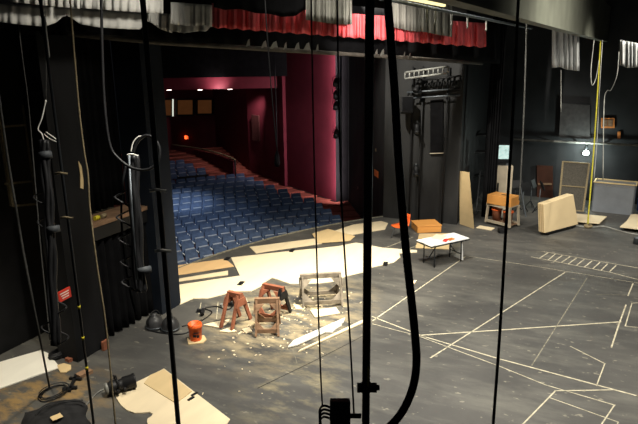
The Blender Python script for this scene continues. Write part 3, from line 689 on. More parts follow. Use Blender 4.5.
for (x0, y0, x1, y1, l) in ((601, 118, 614.5, 128, 'larger orange sign high on the far wall'), (617.5, 131.5, 620.5, 138.5, 'narrow orange sign on the far wall under the larger orange sign')):
    q = [onF(x0, y1, .02), onF(x1, y1, .02), onF(x1, y0, .02), onF(x0, y0, .02)]
    t = thing('orange_sign', l, 'sign', q[0], world=True); MB().prism(q, (-.03, 0, 0)).build('board', M['osigndim'], t)
    if x1-x0 > 6:
        for u in (.28, .68): c = lerp(lerp(q[0], q[1], u), lerp(q[3], q[2], u), .5); MB().box(c+V((-.04, 0, 0)), (.02, .18, .28)).build('mark', M['saw'], t)
# screen frame leaning on far wall
a, b = fl(558.5, 209.5), fl(583, 211.5); t = thing('gauze_screen', 'wood framed dark gauze screen leaning on the far wall', 'screen', (a+b)/2, world=True)
topA, topB = pv(563, 161, (a.x+.35, a.y), (b.x+.35, b.y)), pv(589.5, 163, (a.x+.35, a.y), (b.x+.35, b.y))
for p, r_ in ((a, topA), (b, topB)): MB().bar(p, r_, .07, .04).build('stile', M['tan'], t)
for s in (.01, .5, .99): MB().bar(lerp(a, topA, s), lerp(b, topB, s), .07, .04).build('rail', M['tan'], t)
MB().prism([a, b, topB, topA], (.015, 0, 0)).build('gauze', M['mesh'], t)
# grey flat leaning at the left of the screen
q = [fl(555, 209), onF(562, 140, .2)]
# big cream crate on a dolly
A0, A1 = fl(544.5, 236.5), fl(578, 227.5); hZ = 1.24
t = thing('cream_crate', 'large tilted cream wooden crate on a low dark dolly', 'crate', (A0+A1)/2, world=True)
dA = (A1-A0).normalized(); nA = V((-dA.y, dA.x, 0)); nA = nA if nA.x > 0 else -nA
lean = V((dA.x*-.14, dA.y*-.14, 0))+nA*.05
bs = V((0, 0, .12)); topL = pv(544, 204.5, A0+lean, A1+lean); topR = pv(573.5, 194.5, A0+lean, A1+lean)
MB().prism([A0+bs, A1+bs, topR, topL], nA*.26).build('body', M['creambox'], t, bevel=.015)
for k in range(3): off = nA*(.05+.07*k)+(A0-A1).normalized()*.008; MB().bar(A0+bs+off, topL+off, .018, .014).build('seam', M['plyedge'], t)
MB().prism([A0+V((0, 0, .06))+dA*.12, A1+V((0, 0, .06))-dA*.15, A1+V((0, 0, .12))-dA*.15, A0+V((0, 0, .12))+dA*.12], nA*.26).build('dolly_board', M['black'], t)
for s in (.15, .85):
    for w in (.05, .22): c = lerp(A0, A1, s)+nA*w; MB().tube([c+V((0, 0, .035))-nA*.02, c+V((0, 0, .035))+nA*.02], .035, 10).build('wheel', M['rubber'], t)
# low stacks of plywood
def sheet(lab, pts, z, th, m, name='plywood_sheet', group=None, cat='plywood'): return tag(MB().slab([fl(x, y, z) for x, y in pts], th).build(name, m), lab, cat, group)
for k in range(3):
    sheet(['bottom pale sheet of the low stack behind the cream crate', 'middle pale sheet of the low stack behind the cream crate', 'top pale sheet of the low stack behind the cream crate'][k],
          [(576, 213.5), (607, 216.2), (599.5, 223), (572, 220.5)], .045+.045*k, .04, M['ply'], group='low stack behind the cream crate')
for k in range(3):
    sheet(['bottom', 'middle', 'top'][k]+' sheet of the plywood stack at the right edge by the grey crate', [(631+2*k, 214), (652, 217), (650, 230), (624-2*k, 225.5+.5*k)], .05+.06*k, .035, M['ply'], group='plywood stack at the right edge')
# grey crate
g0, g1 = fl(591, 211), fl(632.5, 215.5); d = (g1-g0).normalized(); n = V((-d.y, d.x, 0)); n = n if n.x > 0 else -n
g2 = fl(606, 215.5)
t = thing('grey_crate', 'large grey painted crate with a bare wood top edge', 'crate', (g0+g1)/2, world=True)
hg = pv(612, 184, g0, g1).z
mb = MB(); mb.prism([g0, g1, g1+V((0, 0, hg)), g0+V((0, 0, hg))], n*.05); 
w_ = .75
mb.prism([g0, g0+n*w_, g0+n*w_+V((0, 0, hg)), g0+V((0, 0, hg))], d*.05); mb.prism([g1, g1+n*w_, g1+n*w_+V((0, 0, hg)), g1+V((0, 0, hg))], -d*.05)
mb.prism([g0+n*w_, g1+n*w_, g1+n*w_+V((0, 0, hg)), g0+n*w_+V((0, 0, hg))], -n*.05)
mb.build('body', M['greybox'], t)
mb = MB()
cs = [g0, g1, g1+n*w_, g0+n*w_]
for i in range(4): mb.bar(cs[i]+V((0, 0, hg+.02)), cs[(i+1) % 4]+V((0, 0, hg+.02)), .05, .04)
mb.build('rim', M['plyd'], t)
MB().prism([c+V((0, 0, hg-.10)) for c in cs], (0, 0, .02)).build('inner_board', M['plyd'], t)
# blue drum and tan cap at the right edge
p = fl(645, 212); t = thing('blue_barrel', 'blue barrel partly cut by the right edge behind the plywood stack', 'barrel', p)
MB().lathe([(.26, 0), (.30, .05), (.30, .45), (.32, .5), (.30, .55), (.30, 1.0), (.27, 1.06)], 18).build('body', M['blue'], t); MB().lathe([(.29, 1.06), (.29, 1.1), (.1, 1.11)], 18).build('lid', M['black'], t)
q = p+V((0, .0, 1.115)); tag(MB().lathe([(.34, 0), (.30, .30), (.22, .34)], 8, None, q).build('tan_box', M['beige']), 'tan bundle on top of the blue barrel', 'bundle')
p = fl(636, 244); t = thing('paint_can', 'small grey paint can on the floor at the right edge', 'can', p)
MB().lathe([(.09, 0), (.09, .2), (.095, .205), (.095, .22), (.07, .22), (.07, .21)], 16).build('body', M['steel'], t); MB().tube([V((.09*math.cos(a), 0, .2+.09*math.sin(a))) for a in [PI*k/8 for k in range(9)]], .006, 5).build('handle', M['steel'], t)
# rope coil and cable on floor near stacks
coil('rope_coil', fl(588, 227.5), .17, 4, .02, M['tan'], 'tan rope coil on the floor below the yellow rope', .7, 8)
tag(MB().tube([p+V((0, 0, .02)) for p in smooth_path([fl(575, 226), fl(590, 228), fl(603, 227), (fl(618, 231)), fl(630, 234), fl(645, 236)])], .035, 6).build('dust_sheet_roll', M['paleSteel']), 'rumpled pale strip along the floor before the grey crate', 'strip')
p = fl(502, 232.5); tag(MB().box(p+V((0, 0, .07)), (.3, .25, .14), .4).build('black_case', M['black'], bevel=.01), 'small black case on the floor before the wooden cart', 'case')
plank('board_offcut', fl(478, 227), fl(493, 229.5), .35, .02, M['ply'], 'pale board offcut on the floor beside the wooden cart', 'board')

# ------------------------------------------------------------------ centre: table, chair, block
tc4 = [fl(x, y, .74) for x, y in ((416.5, 242), (419.5, 232.5), (453, 231.5), (469.5, 238), (431.5, 246))]
near = [fl(431.5, 246, .74), fl(469.5, 238, .74)]
dT = (near[1]-near[0]); dT.z = 0; LT = 1.83; aT = math.atan2(dT.y, dT.x)
ctr = (near[0]+near[1])/2; dTn = dT.normalized(); nT = V((-dTn.y, dTn.x, 0)); nT = nT if nT.dot(fl(419, 232, .74)-ctr) > 0 else -nT
LT = dT.length; WT = min(1.5, 1.3*abs((fl(416.5, 242, .74)-near[0]).dot(nT)))
base = ctr+nT*(WT/2); base.z = 0
t = thing('folding_table', 'white topped folding table strewn with papers', 'table', base, aT)
sgn = 1 if (Matrix.Rotation(aT, 3, 'Z') @ V((0, 1, 0))).dot(nT) > 0 else -1
MB().box((0, 0, .725), (LT, WT, .035)).build('tabletop', M['white'], t, bevel=.008)
mb = MB()
for sx in (-1, 1): mb.bar((sx*(LT/2-.01), -WT/2, .695), (sx*(LT/2-.01), WT/2, .695), .03, .04)
for sy in (-1, 1): mb.bar((-LT/2, sy*(WT/2-.01), .695), (LT/2, sy*(WT/2-.01), .695), .03, .04)
mb.build('apron_rail', M['black'], t)
for sx in (-1, 1):
    for sy in (-1, 1): MB().tube([(sx*(LT/2-.22), sy*(WT/2-.1), .70), (sx*(LT/2-.22), sy*(WT/2-.1), .01)], .018, 8).build('leg', M['pipe'], t)
    MB().tube([(sx*(LT/2-.22), -WT/2+.1, .25), (sx*(LT/2-.22), WT/2-.1, .25)], .014, 8).build('stretcher', M['pipe'], t)
    MB().bar((sx*(LT/2-.22), 0, .25), (sx*(LT/2-.6), 0, .69), .02).build('brace', M['pipe'], t)
RT = Matrix.Rotation(aT, 3, 'Z')
def ontab(u, v, z=0): return base+RT @ V((u*LT/2, v*WT/2*sgn, .7435+z))
pap = [(-.45, -.1, .8, .5, .2, 'white', 'large white drawing sheet on the table end nearest the thick cable'), (.35, .1, .75, .5, -.15, 'white', 'large white drawing sheet at the right end of the table'), (.0, .55, .5, .35, .5, 'ply2', 'cream card sheet at the back of the table'),
       (-.15, -.62, .16, .11, .5, 'redpaper', 'small red packet at the table front edge'), (-.02, -.45, .12, .10, -.3, 'redpaper', 'second small red packet near the middle of the table'), (.18, -.55, .22, .12, .2, 'osigndim', 'small orange packet near the table front edge')]
for k, (u, v, w, h, rz, m, lab) in enumerate(pap):
    th = .004 if m in ('white', 'ply2') else .035
    tag(MB().box(ontab(u, v, th/2+.001+.004*k*(k < 3)), (w, h, th), aT+rz).build('paper_sheet' if k < 3 else 'packet', M[m]), lab, 'paper' if k < 3 else 'packet')
# white cloth bag hanging at right legs
q = [fl(454, 248, .38), fl(463, 250, .30), fl(464, 256.5, .03), fl(455, 254, .06)]
tag(MB().prism([base+RT @ V((LT/2-.19, y_, z_)) for y_, z_ in ((-WT/2+.12, .62), (WT/2-.2, .58), (WT/2-.15, .08), (-WT/2+.05, .05))], RT @ V((.03, 0, 0))).build('white_board', M['white']), 'white board propped between the right hand table legs', 'board')
sheet('tan plywood sheet lying on the floor under the folding table', [(415.5, 247.5), (419.2, 233.6), (450, 233.2), (449, 249)], .03, .02, M['plyd'])
# orange block
o1, o2, o3 = fl(415, 231), fl(424.5, 231.8), fl(441.3, 231.3)
bw = pv(424.5, 224.5, (o2.x, o2.y), (o2.x+.3, o2.y-1)).z
t = thing('orange_block', 'low orange stained wooden block on the stage floor before the black wall', 'block', V((19.75, 4.95, 0)), -.25)
bp = [fl(414, 220.2, .27), fl(432, 219.4, .27), fl(441.5, 225.0, .27), fl(417.5, 226.2, .27)]
cb_ = sum(bp, V((0, 0, 0)))/4; cb_.z = 0; t.location = cb_; e1_ = bp[2]-bp[3]; t.rotation_euler = (0, 0, math.atan2(e1_.y, e1_.x)); lw = e1_.length; ld = abs((bp[0]-bp[3]).dot(V((-e1_.y, e1_.x, 0)).normalized()))
MB().box((0, 0, .12), (lw, ld, .24)).build('body', M['blockorange'], t, bevel=.02); MB().box((0, 0, .255), (lw+.03, ld+.03, .03)).build('top_board', M['blockorange'], t, bevel=.01)
# orange chair
p = fl(400.5, 238.2); t = thing('orange_chair', 'orange plastic shell chair with thin dark legs behind the thick cable', 'chair', p, 2.7)
# faces +x local
mb = MB(); rr = []
prof = [(.26, .43), (.20, .455), (.05, .445), (-.12, .44), (-.20, .47), (-.245, .56), (-.27, .70), (-.29, .84)]
for i, (x, z) in enumerate(prof): rr.append([V((x+((s*s*.05) if i >= 4 else 0), s*(.23 if i < 5 else .225-.01*(i-5)), z+(s*s*.03 if i < 4 else 0))) for s in (-1, -.5, 0, .5, 1)])
MB().grid(rr).build('seat_shell', M['orange'], t, solid=.014)
for sx in (-1, 1):
    for sy in (-1, 1): MB().tube([(sx*.14, sy*.13, .43), (sx*.24, sy*.22, .01)], .012, 6).build('leg', M['steel'], t)
MB().tube([(.14, -.13, .42), (.14, .13, .42), (-.14, .13, .42), (-.14, -.13, .42), (.14, -.13, .42)], .011, 6).build('under_frame', M['steel'], t)

# ------------------------------------------------------------------ plywood on the apron
big = [(231, 257.5), (275, 252.5), (320, 248), (339, 246), (356, 242.5), (365, 244), (382, 247.6), (400, 249), (417, 250), (417, 252), (399, 253), (400.5, 257), (394, 262), (382, 265), (372, 267), (363, 272), (346, 276), (335, 281), (320, 283), (300, 283.5), (290, 283.5), (281, 280.5), (272, 277.5), (266, 281), (260, 286.5), (251, 291), (235, 291), (222, 294.5), (207, 298.2), (193, 298.2), (180, 304), (176, 299), (176, 285), (240, 275.5)]
sheet('large wavy edged cream plywood sheet covering the apron', big, .024, .02, M['ply2'])
sheet('orange toned plywood sheet on the apron beside the right pillar', [(176, 265.5), (225, 258.6), (234, 266), (176, 275)], .024, .02, M['plyo'])
sheet('thin tan slat lying in the dark gap of the apron plywood', [(176, 279), (228, 270.5), (228, 274.5), (176, 281.5)], .03, .02, M['ply'], name='wood_strip', cat='slat')
sheet('long pale plywood strip along the curved apron edge', [(249.5, 246.8), (320, 237.8), (322, 243.3), (264, 251.6), (256, 253)], .024, .02, M['ply'])
sheet('tan plywood square overlapping the apron strip by the thin cable', [(312, 233.5), (328, 228.8), (355, 236), (350, 240.5), (318, 242.8)], .05, .02, M['plyd'])
sheet('irregular pale plywood piece nearest the black splay wall', [(334, 231), (353, 224.5), (381, 221), (388, 223), (385, 229), (352, 234.5)], .024, .02, M['ply'])
for k, (x, y) in enumerate(((227, 258.6), (241, 283.2), (292, 250.5), (385.5, 263.5))):
    p = fl(x, y, .035); tag(MB().box(p, (.26, .13, .02), .2).build('black_plate', M['rubber']), 'small black plate on the apron plywood ' + ('beside the orange toned sheet', 'above the leaning red sawhorse', 'near the long pale strip', 'beside the thick black cable')[k], 'plate')

# ------------------------------------------------------------------ sawhorses
def sawhorse(name, lab, p, q, h, spread, m, m2=None, gus=True, foot=True):
    """p,q floor points under the two ends of the top beam"""
    p, q = V(p), V(q); c = (p+q)/2; d = q-p; L = d.length; t = thing(name, lab, 'sawhorse', c, math.atan2(d.y, d.x)); m2 = m2 or m
    MB().box((0, 0, h-.06), (L, .10, .12)).build('top_beam', m, t, bevel=.006)
    for sx in (-1, 1):
        for sy in (-1, 1):
            MB().bar((sx*(L/2-.05), sy*.06, h-.04), (sx*(L/2-.03), sy*spread, .01), .09, .045, upv=(1, 0, 0)).build('leg', m2 if sx > 0 else m, t)
        if gus: MB().prism([(sx*(L/2-.005), -.12, h-.12), (sx*(L/2-.005), .12, h-.12), (sx*(L/2-.005), .08+spread*.35, h*.62), (sx*(L/2-.005), -.08-spread*.35, h*.62)], (.02*sx, 0, 0)).build('gusset', m2 if sx > 0 else m, t)
    if foot:
        for sy in (-1, 1):
            at_ = lambda u: .06+(spread-.06)*(1-u/(h-.04))          # how far out the legs stand at height u
            MB().bar((-L/2+.03, sy*at_(.12), .12), (L/2-.03, sy*at_(.12), .12), .03, .10).build('stretcher', m, t)
            for sx in (-1, 1):
                x0 = sx*(L/2-.06); c_ = min(.22, L*.28)
                for u0_, u1_, nm in ((h-.11, h-.11-c_, 'corner_brace'), (.16, .16+c_, 'corner_brace')):
                    MB().prism([(x0, sy*at_(u0_), u0_), (x0-sx*c_, sy*at_(u0_), u0_), (x0, sy*at_(u1_), u1_)], (0, .025*sy, 0)).build(nm, m, t)
    return t
def topfl(x, y, h): p = fl(x, y, h); p.z = 0; return p
sawhorse('sawhorse', 'red brown sawhorse seen end on, nearest the orange bucket', topfl(228, 290.5, .80), topfl(241, 293.5, .80), .80, .36, M['sawred'], foot=False)
sawhorse('sawhorse', 'brown sawhorse in the front of the group, seen broadside', topfl(254.5, 298, .80), topfl(279.5, 297.5, .80), .80, .33, M['saw'])
sawhorse('sawhorse', 'sawhorse with one orange and one black end, behind the front one', topfl(263, 283, .80), topfl(283.5, 287, .80), .80, .34, M['sawred'], M['black'])
sawhorse('sawhorse', 'wide grimy sawhorse nearest the thin cables and cream plywood', topfl(300, 274.5, .78), topfl(341, 272, .78), .78, .36, M['sawgrey'])
# bucket
p = fl(196, 340.3); t = thing('bucket', 'orange plastic bucket standing on a wood scrap', 'bucket', p+V((0, 0, .03)), 0)
MB().lathe([(.125, 0), (.13, .01), (.150, .30), (.160, .30), (.162, .33), (.157, .36), (.150, .385), (.140, .385), (.118, .02), (.02, .015)], 24).build('body', M['orange'], t)
MB().tube([V((.158*math.cos(a)*.98, .158*math.sin(a), .33-.16*math.sin(a))) for a in [PI*1.05+PI*.9*k/10 for k in range(11)]], .005, 5).build('handle', M['pipe'], t)
fd = (CAM-p); fd.z = 0; fd.normalize(); aF = math.atan2(fd.y, fd.x)
for k, (da, z, w, h) in enumerate(((-.15, .14, .07, .05), (.35, .12, .05, .06), (.1, .21, .12, .02))):
    d_ = V((math.cos(aF+da), math.sin(aF+da), 0)); MB().box(d_*(.127+.155*0+z*.07+.006)+V((0, 0, z)), (.012, w, h), aF+da).build('printed_mark', M['rubber'], t)
tag(MB().slab([fl(x, y, .028) for x, y in ((187, 337.5), (204, 335), (206.5, 339), (203, 342.5), (188.5, 344))], .025).build('wood_scrap', M['plyd']), 'square tan wood scrap under the orange bucket', 'scrap')
# boards and scraps
sheet('white pointed plank lying across the dusty floor', [(288, 346.5), (294, 340), (345, 317.5), (343.5, 322), (318, 335), (297, 344.5)], .05, .03, M['whiteboard'], 'plank', cat='plank')
sheet('long narrow tan board in front of the white pointed plank', [(298, 351.5), (300, 349.5), (365, 318.5), (366, 321)], .04, .03, M['ply'], 'plank', cat='plank')
sheet('small white wood piece between the plank and the narrow board', [(323, 331.5), (333, 325), (342, 324.5), (336, 328), (332, 332)], .04, .03, M['whiteboard'], 'wood_scrap', cat='scrap')
scr = [([(203, 324.5), (216, 321.5), (229.5, 319), (227, 323), (220, 327.5)], 'pointed tan scrap between bucket and red sawhorse'), ([(219, 331), (230, 327), (237, 331), (228, 332)], 'flat tan scrap at the foot of the red sawhorse'), ([(242, 329), (249, 327), (252, 331), (246, 333)], 'tan scrap left of the front sawhorse'),
       ([(293, 304), (306, 305.5), (304, 309), (296, 309)], 'tan scrap under the wide grimy sawhorse'), ([(310, 310), (336, 307), (340, 313), (315, 317)], 'pale scrap sheet under the wide grimy sawhorse'), ([(410, 281), (417, 280), (415, 283), (411, 283)], 'tiny tan scrap beside the thick black cable')]
for pts, lab in scr: sheet(lab, pts, .03, .02, M['ply'], 'wood_scrap', cat='scrap')
rnd = random.Random(4); mb = MB()
for k in range(220):
    x = rnd.gauss(11.2, 1.2); y = min(6.7, rnd.gauss(6.0, .6)); w = rnd.uniform(.015, .07); mb.box((x, y, .006), (w, w*rnd.uniform(.2, .8), .01), rnd.uniform(0, 3))
tag(mb.build('wood_shavings', M['ply']), 'pale wood shavings scattered on the floor around the sawhorses', 'shavings', kind='stuff')
# two black dome lamps by right pillar
for k, (x, y) in enumerate(((161, 327.5), (176.5, 329.5))):
    p = fl(x, y); t = thing('dome_lamp', ('black dome lamp standing in the shadow by the right pillar, farther from the bucket', 'black dome lamp by the right pillar, nearer the bucket')[k], 'lamp', p+V((-.06+.0*k, .12, 0)), .4*k, 'dome lamps by the right pillar')
    kk = .80
    dm = MB().lathe([(a_*kk, b_*kk) for a_, b_ in ((.25, 0), (.26, .03), (.26, .12), (.25, .18), (.235, .24), (.20, .30), (.15, .35), (.09, .38), (.09, .44), (.05, .46))], 22).build('dome', M['domeblack'], t)
    MB().lathe([(.262*kk, .06*kk), (.275*kk, .075*kk), (.262*kk, .09*kk)], 22).build('rim', M['steel'], t, under=dm)
    MB().tube([V((.27*kk*math.cos(a), 0, (.2+.33*math.sin(a))*kk)) for a in [PI*j/10 for j in range(11)]], .012, 6).build('yoke', M['black'], t)
# floor cables
def cable(pts, r, m, lab, name='floor_cable', cat='cable', k=6): return tag(MB().tube([p+V((0, 0, r+.003)) for p in smooth_path([fl(x, y) for x, y in pts], k)], r, 6).build(name, m), lab, cat)
cable([(182, 327), (200, 322), (212, 313), (205, 309), (216, 307), (228, 310), (236, 305), (250, 303)], .014, M['rubber'], 'black cable snaking past the red sawhorse to the apron')
cable([(147, 330), (158, 333), (176, 335), (188, 333), (192, 328)], .016, M['rubber'], 'black cable curling around the dome lamps')
for k, (x, y) in enumerate(((203, 314.5), (229.5, 306))):
    p = fl(x, y); t = thing('power_tool', ('black cordless tool on the floor left of the red sawhorse', 'dark power tool behind the red sawhorse')[k], 'tool', p, .5+k)
    MB().box((0, 0, .08), (.26, .08, .09)).build('body', M['rubber'], t, bevel=.02); MB().bar((.08, 0, .06), (.14, .09, .04), .06).build('grip', M['rubber'], t); MB().box((.15, .12, .04), (.08, .09, .07)).build('battery', M['paleSteel'] if k else M['rubber'], t)

# ------------------------------------------------------------------ foreground left: plywood, lantern, bag
def pl_(pts, z): return [fl(x, y, z) for x, y in pts]
cur = [(114, 393), (117, 399), (121, 405), (127, 410), (135, 412.8), (143, 412.6), (149, 411.8), (153, 413.5), (151.5, 416), (147.5, 418.5), (147, 422), (150, 427), (160, 434)]
tag(MB().slab(pl_([(164, 368.5), (230, 419), (222, 432), (200, 440)]+cur[::-1], .024), .02).build('plywood_sheet', M['ply']), 'cream plywood sheet with curved cut edge in the lower left foreground', 'plywood')
tag(MB().slab(pl_([(164, 369), (192, 391), (176, 403), (144, 383), (150, 375)], .040), .014).build('plywood_sheet', M['plyd']), 'thinner tan panel lying on the curved foreground plywood', 'plywood')
for k, (x, y) in enumerate(((194.5, 394), (191, 398.5))):
    tag(MB().box(fl(x, y, .034)+V((0, 0, .0)), (.14, .05, .018), -.2).build('black_strip', M['rubber']), ('upper', 'lower')[k]+' short black strip on the foreground plywood beside the tan panel', 'strip')
a, b = fl(108, 389, .16), fl(135, 380, .18); dL = (b-a)
t = thing('profile_spotlight', 'black profile spotlight lying on the floor beside the curved plywood', 'spotlight', V((a.x, a.y, 0)), math.atan2(dL.y, dL.x))
LL = dL.length*.98
Rx = Matrix.Rotation(PI/2, 3, 'Y')
MB().lathe([(.03, -.02), (.09, 0), (.12, .05), (.13, .16), (.10, .20), (.105, LL*.55), (.13, LL*.57), (.13, LL*.93), (.145, LL*.95), (.145, LL), (.12, LL), (.11, LL*.9)], 20, Rx, (0, 0, .175)).build('barrel', M['rubber'], t)
MB().lathe([(.06, -.05), (.10, -.04), (.11, 0), (.05, .02)], 16, Rx, (-.01, 0, .175)).build('rear_cap', M['paleSteel'], t)
MB().tube([(LL*.35, -.15, .15), (LL*.33, -.17, .3), (LL*.33, 0, .36), (LL*.33, .17, .3), (LL*.35, .15, .15)], .016, 6).build('yoke', M['rubber'], t)
for k in range(2): MB().tube([(LL*(.3+.25*k), -.12, .15), (LL*(.3+.25*k), -.19, .15)], .03, 10).build('knob', M['black'], t)
cable([(86, 406), (92, 399), (98, 393), (104, 390)], .012, M['paleSteel'], 'pale lead running from the profile spotlight toward the black bag', 'spotlight_lead')
# bag: draped mound of black cloth
bc = fl(56, 420); mb = MB(); rr = []
ax = (fl(88, 408)-fl(25, 424)); ax.z = 0; hl = ax.length/2; ax.normalize(); ay = V((-ax.y, ax.x, 0)); cB = (fl(88, 412)+fl(22, 428))/2; cB.z = 0
for i in range(25):
    u = -1+2*i/24; row = []
    for j in range(17):
        v = -1+2*j/16; k = max(0, 1-abs(u)**3.2)*max(0, 1-abs(v)**2.6); h_ = .17*k**.6+.03*math.sin(7*u+3*v)*k+.02*math.sin(17*v-5*u)*k
        p = cB+ax*(u*hl*(1+.06*math.sin(5*v)))+ay*(v*.50*(1+.10*math.sin(4*u+1))); p.z = max(.004, h_); row.append(p)
    rr.append(row)
t = thing('black_bag', 'black cloth bag with a tan tag slumped in the lower left corner', 'bag', cB, world=True)
MB().grid(rr).build('body', M['bagcloth'], t)
tg = fl(56.5, 417, .20); MB().box(tg, (.17, .14, .012), math.atan2(ax.y, ax.x)+.3).build('tag', M['plyd'], t)
MB().tube(smooth_path([cB+ax*.5+V((0, 0, .17)), cB+ax*.35+ay*.1+V((0, 0, .21)), cB-ax*.1+ay*.15+V((0, 0, .22)), cB-ax*.3+V((0, 0, .19))]), .012, 6).build('strap', M['rubber'], t)

# ------------------------------------------------------------------ tape marks on the floor
def tape(pts, lab, w=.045, m='tape', dash=False):
    P = [fl(x, y, .004) for x, y in pts]; mb = MB()
    for a, b in zip(P[:-1], P[1:]):
        n = 1 if not dash else 24
        for k in range(n):
            p, q = lerp(a, b, k/n), lerp(a, b, (k+(.6 if dash else 1))/n); d = (q-p).normalized(); s = V((-d.y, d.x, 0))*w*.31; e = d*(w/2 if not dash else 0)
            mb.add([p-s-e, q-s+e, q+s+e, p+s-e], [(0, 1, 2, 3)])
    return tag(mb.build('floor_tape', M[m]), lab, 'tape')
tape([(373, 320.5), (465, 256.8)], 'cream tape line from the thick cable to the right table leg', .05)
tape([(431, 357.5), (564.6, 272.6)], 'cream tape line crossing diagonally behind the long thin hanging line', .05)
tape([(419, 335.3), (500, 330), (620, 321.8)], 'cream tape line running nearly level across the middle of the stage', .07)
tape([(373, 316.8), (424, 336.5), (499, 358.7), (638, 396), (650, 399)], 'long bold cream tape line falling to the right edge', .06)
tape([(373, 324), (418.5, 336), (499, 366), (546, 385), (614.5, 405), (601, 425)], 'thin cream tape line below the bold one, ending in a corner', .035)
tape([(613, 389.8), (555.5, 390.7), (522, 425)], 'cream tape corner at the bottom right of the stage', .04)
tape([(550, 397.7), (618, 422), (616, 430)], 'thin cream tape line inside the bottom right corner mark', .03)
tape([(587, 278), (532, 365)], 'dashed cream tape line slanting down the right of the stage', .035, 'tapefaint')
tape([(570.7, 346.4), (604.8, 363.6), (596.6, 385.4)], 'bent cream tape mark above the bold falling line', .035)
tape([(633, 283.6), (628, 295.5)], 'short cream tape tick below the ladder shaped marking', .05)
tape([(626, 305), (619, 324), (611.5, 347)], 'cream tape line dropping from the level line at the right', .05)
tape([(650, 302.5), (632, 303), (625.3, 326), (650, 329)], 'open cream tape rectangle cut by the right edge', .04)
tape([(597, 294.3), (627, 295)], 'faint short level tape line under the ladder marking', .025, 'tapefaint')
tape([(470, 256.5), (540, 267), (650, 285)], 'long faint tape line passing below the ladder marking', .03, 'tape')
tape([(466, 252), (531, 252), (543, 251.5)], 'faint tape line leading from the table to the ladder marking', .03, 'tapefaint')
tape([(381, 249.5), (413, 237)], 'pale tape line between cream plywood and orange chair', .04)
tape([(397, 253.5), (418, 245)], 'pale tape line reaching the table from the cream plywood', .035)
tape([(258, 388), (318, 359), (365, 335)], 'dark floor seam taped across the dusty foreground', .025, 'black')
tape([(199, 314), (201, 303)], 'short white tape mark left of the red sawhorse', .03); tape([(216.5, 319), (218, 302)], 'short white tape mark touching the red sawhorse', .03)
tape([(293, 350), (297, 363)], 'faint white tape tick below the white pointed plank', .02, 'tapefaint')
tape([(246, 297.5), (250, 310), (247, 319)], 'white tape mark between the red sawhorse and the front sawhorse', .025)
mb = MB()                                         # the ladder-shaped marking is one taped outline
def seg(a, b, w=.045):
    a, b = fl(*a, .004), fl(*b, .004); d = (b-a).normalized(); s = V((-d.y, d.x, 0))*w*.32; mb.add([a-s, b-s, b+s, a+s], [(0, 1, 2, 3)])
seg((531, 256.7), (609, 272)); seg((609, 272), (638, 279.5)); seg((638, 279.5), (650, 283)); seg((543, 251.5), (650, 270))
for a, b in (((270, 165), (238, 185)), ((300, 168), (270, 193)), ((325, 175), (293, 198)), ((355, 180), (320, 203)), ((380, 185), (348, 208)), ((410, 190), (380, 213)), ((440, 196), (410, 220)), ((470, 202), (443, 226)), ((500, 207), (475, 232)), ((533, 213), (507, 238))):
    seg((478+a[0]/3.856, 210+a[1]/3.856), (478+b[0]/3.856, 210+b[1]/3.856), .05)
tag(mb.build('floor_tape', M['tape']), 'ladder shaped tape marking with ten rungs for a stair unit', 'tape')

# ------------------------------------------------------------------ foreground hanging lines and pipes
def line(name, pts, d, r, m, lab, cat, parts=None, n=8):
    """pts: points of the photograph; d: distance of the hanging line"""
    P = [dp(x, y, d if not isinstance(d, tuple) else d[i]) for i, (x, y) in enumerate(pts)]
    return P
def vert(x, y, d, z0, z1):
    p = dp(x, y, d); return V((p.x, p.y, z0)), V((p.x, p.y, z1))
# thick black pipe
a, b = vert(367.8, 212, 3.0, .0, 9)
t = thing('vertical_pipe', 'thick black vertical pipe in the foreground near the centre', 'pipe', a)
MB().tube([(0, 0, 0), (0, 0, 9)], .0225, 12).build('pipe', M['pipe'], t)
MB().lathe([(.16, 0), (.16, .012), (.05, .02), (.04, .06)], 16).build('floor_flange', M['black'], t)
pz = dp(367, 416, 3.0).z
MB().tube([(0, 0, pz-.02), (0, 0, pz+.03)], .028, 12).build('clamp_collar', M['black'], t)
MB().bar(rt*-.05+V((0, 0, pz)), rt*.06+V((0, 0, pz)), .03, .045).build('clamp', M['black'], t); MB().tube([rt*.05+V((0, 0, pz)), rt*.075+V((0, 0, pz))], .016, 10).build('knob', M['black'], t)
MB().tube([rt*.008-fw*.028+V((0, 0, pz+.02)), rt*.008-fw*.028+V((0, 0, pz+.14))], .005, 6).build('yellow_tag', M['yellowtape'], t)
# box hung on the pipe
bx = dp(340, 412.5, 3.0); t = thing('dimmer_box', 'small black connector box clamped beside the foreground pipe', 'box', bx-V((0, 0, .08)))
Rb = Matrix((rt, fw, up)).transposed()
MB().box((0, 0, .08), (.105, .07, .13), mtx=Rb).build('body', M['rubber'], t, bevel=.006)
MB().tube([V((0, 0, .06))+rt*.05, V((0, 0, .06))+rt*.11], .013, 8).build('arm', M['black'], t); 
for k in range(4):
    z = .11-.022*k; MB().tube(smooth_path([V((0, 0, z))-rt*.05, V((0, 0, z+.01))-rt*.085, V((0, 0, z-.02))-rt*.105, V((0, 0, z-.10))-rt*.10]), .006, 6).build('lead', M['rubber'], t)
# thick black cable
cp = [(386, -20), (390, 30), (394.5, 90), (398, 150), (402, 205), (407, 260), (411.5, 300), (415, 335), (416.5, 362), (413.5, 385), (406, 405), (396, 420), (380, 436)]
P = smooth_path([dp(x, y, 2.7) for x, y in cp], 6)
tag(MB().tube(P, .0195, 10).build('thick_cable', M['rubber']), 'thick black cable hanging in a curve beside the foreground pipe', 'cable')
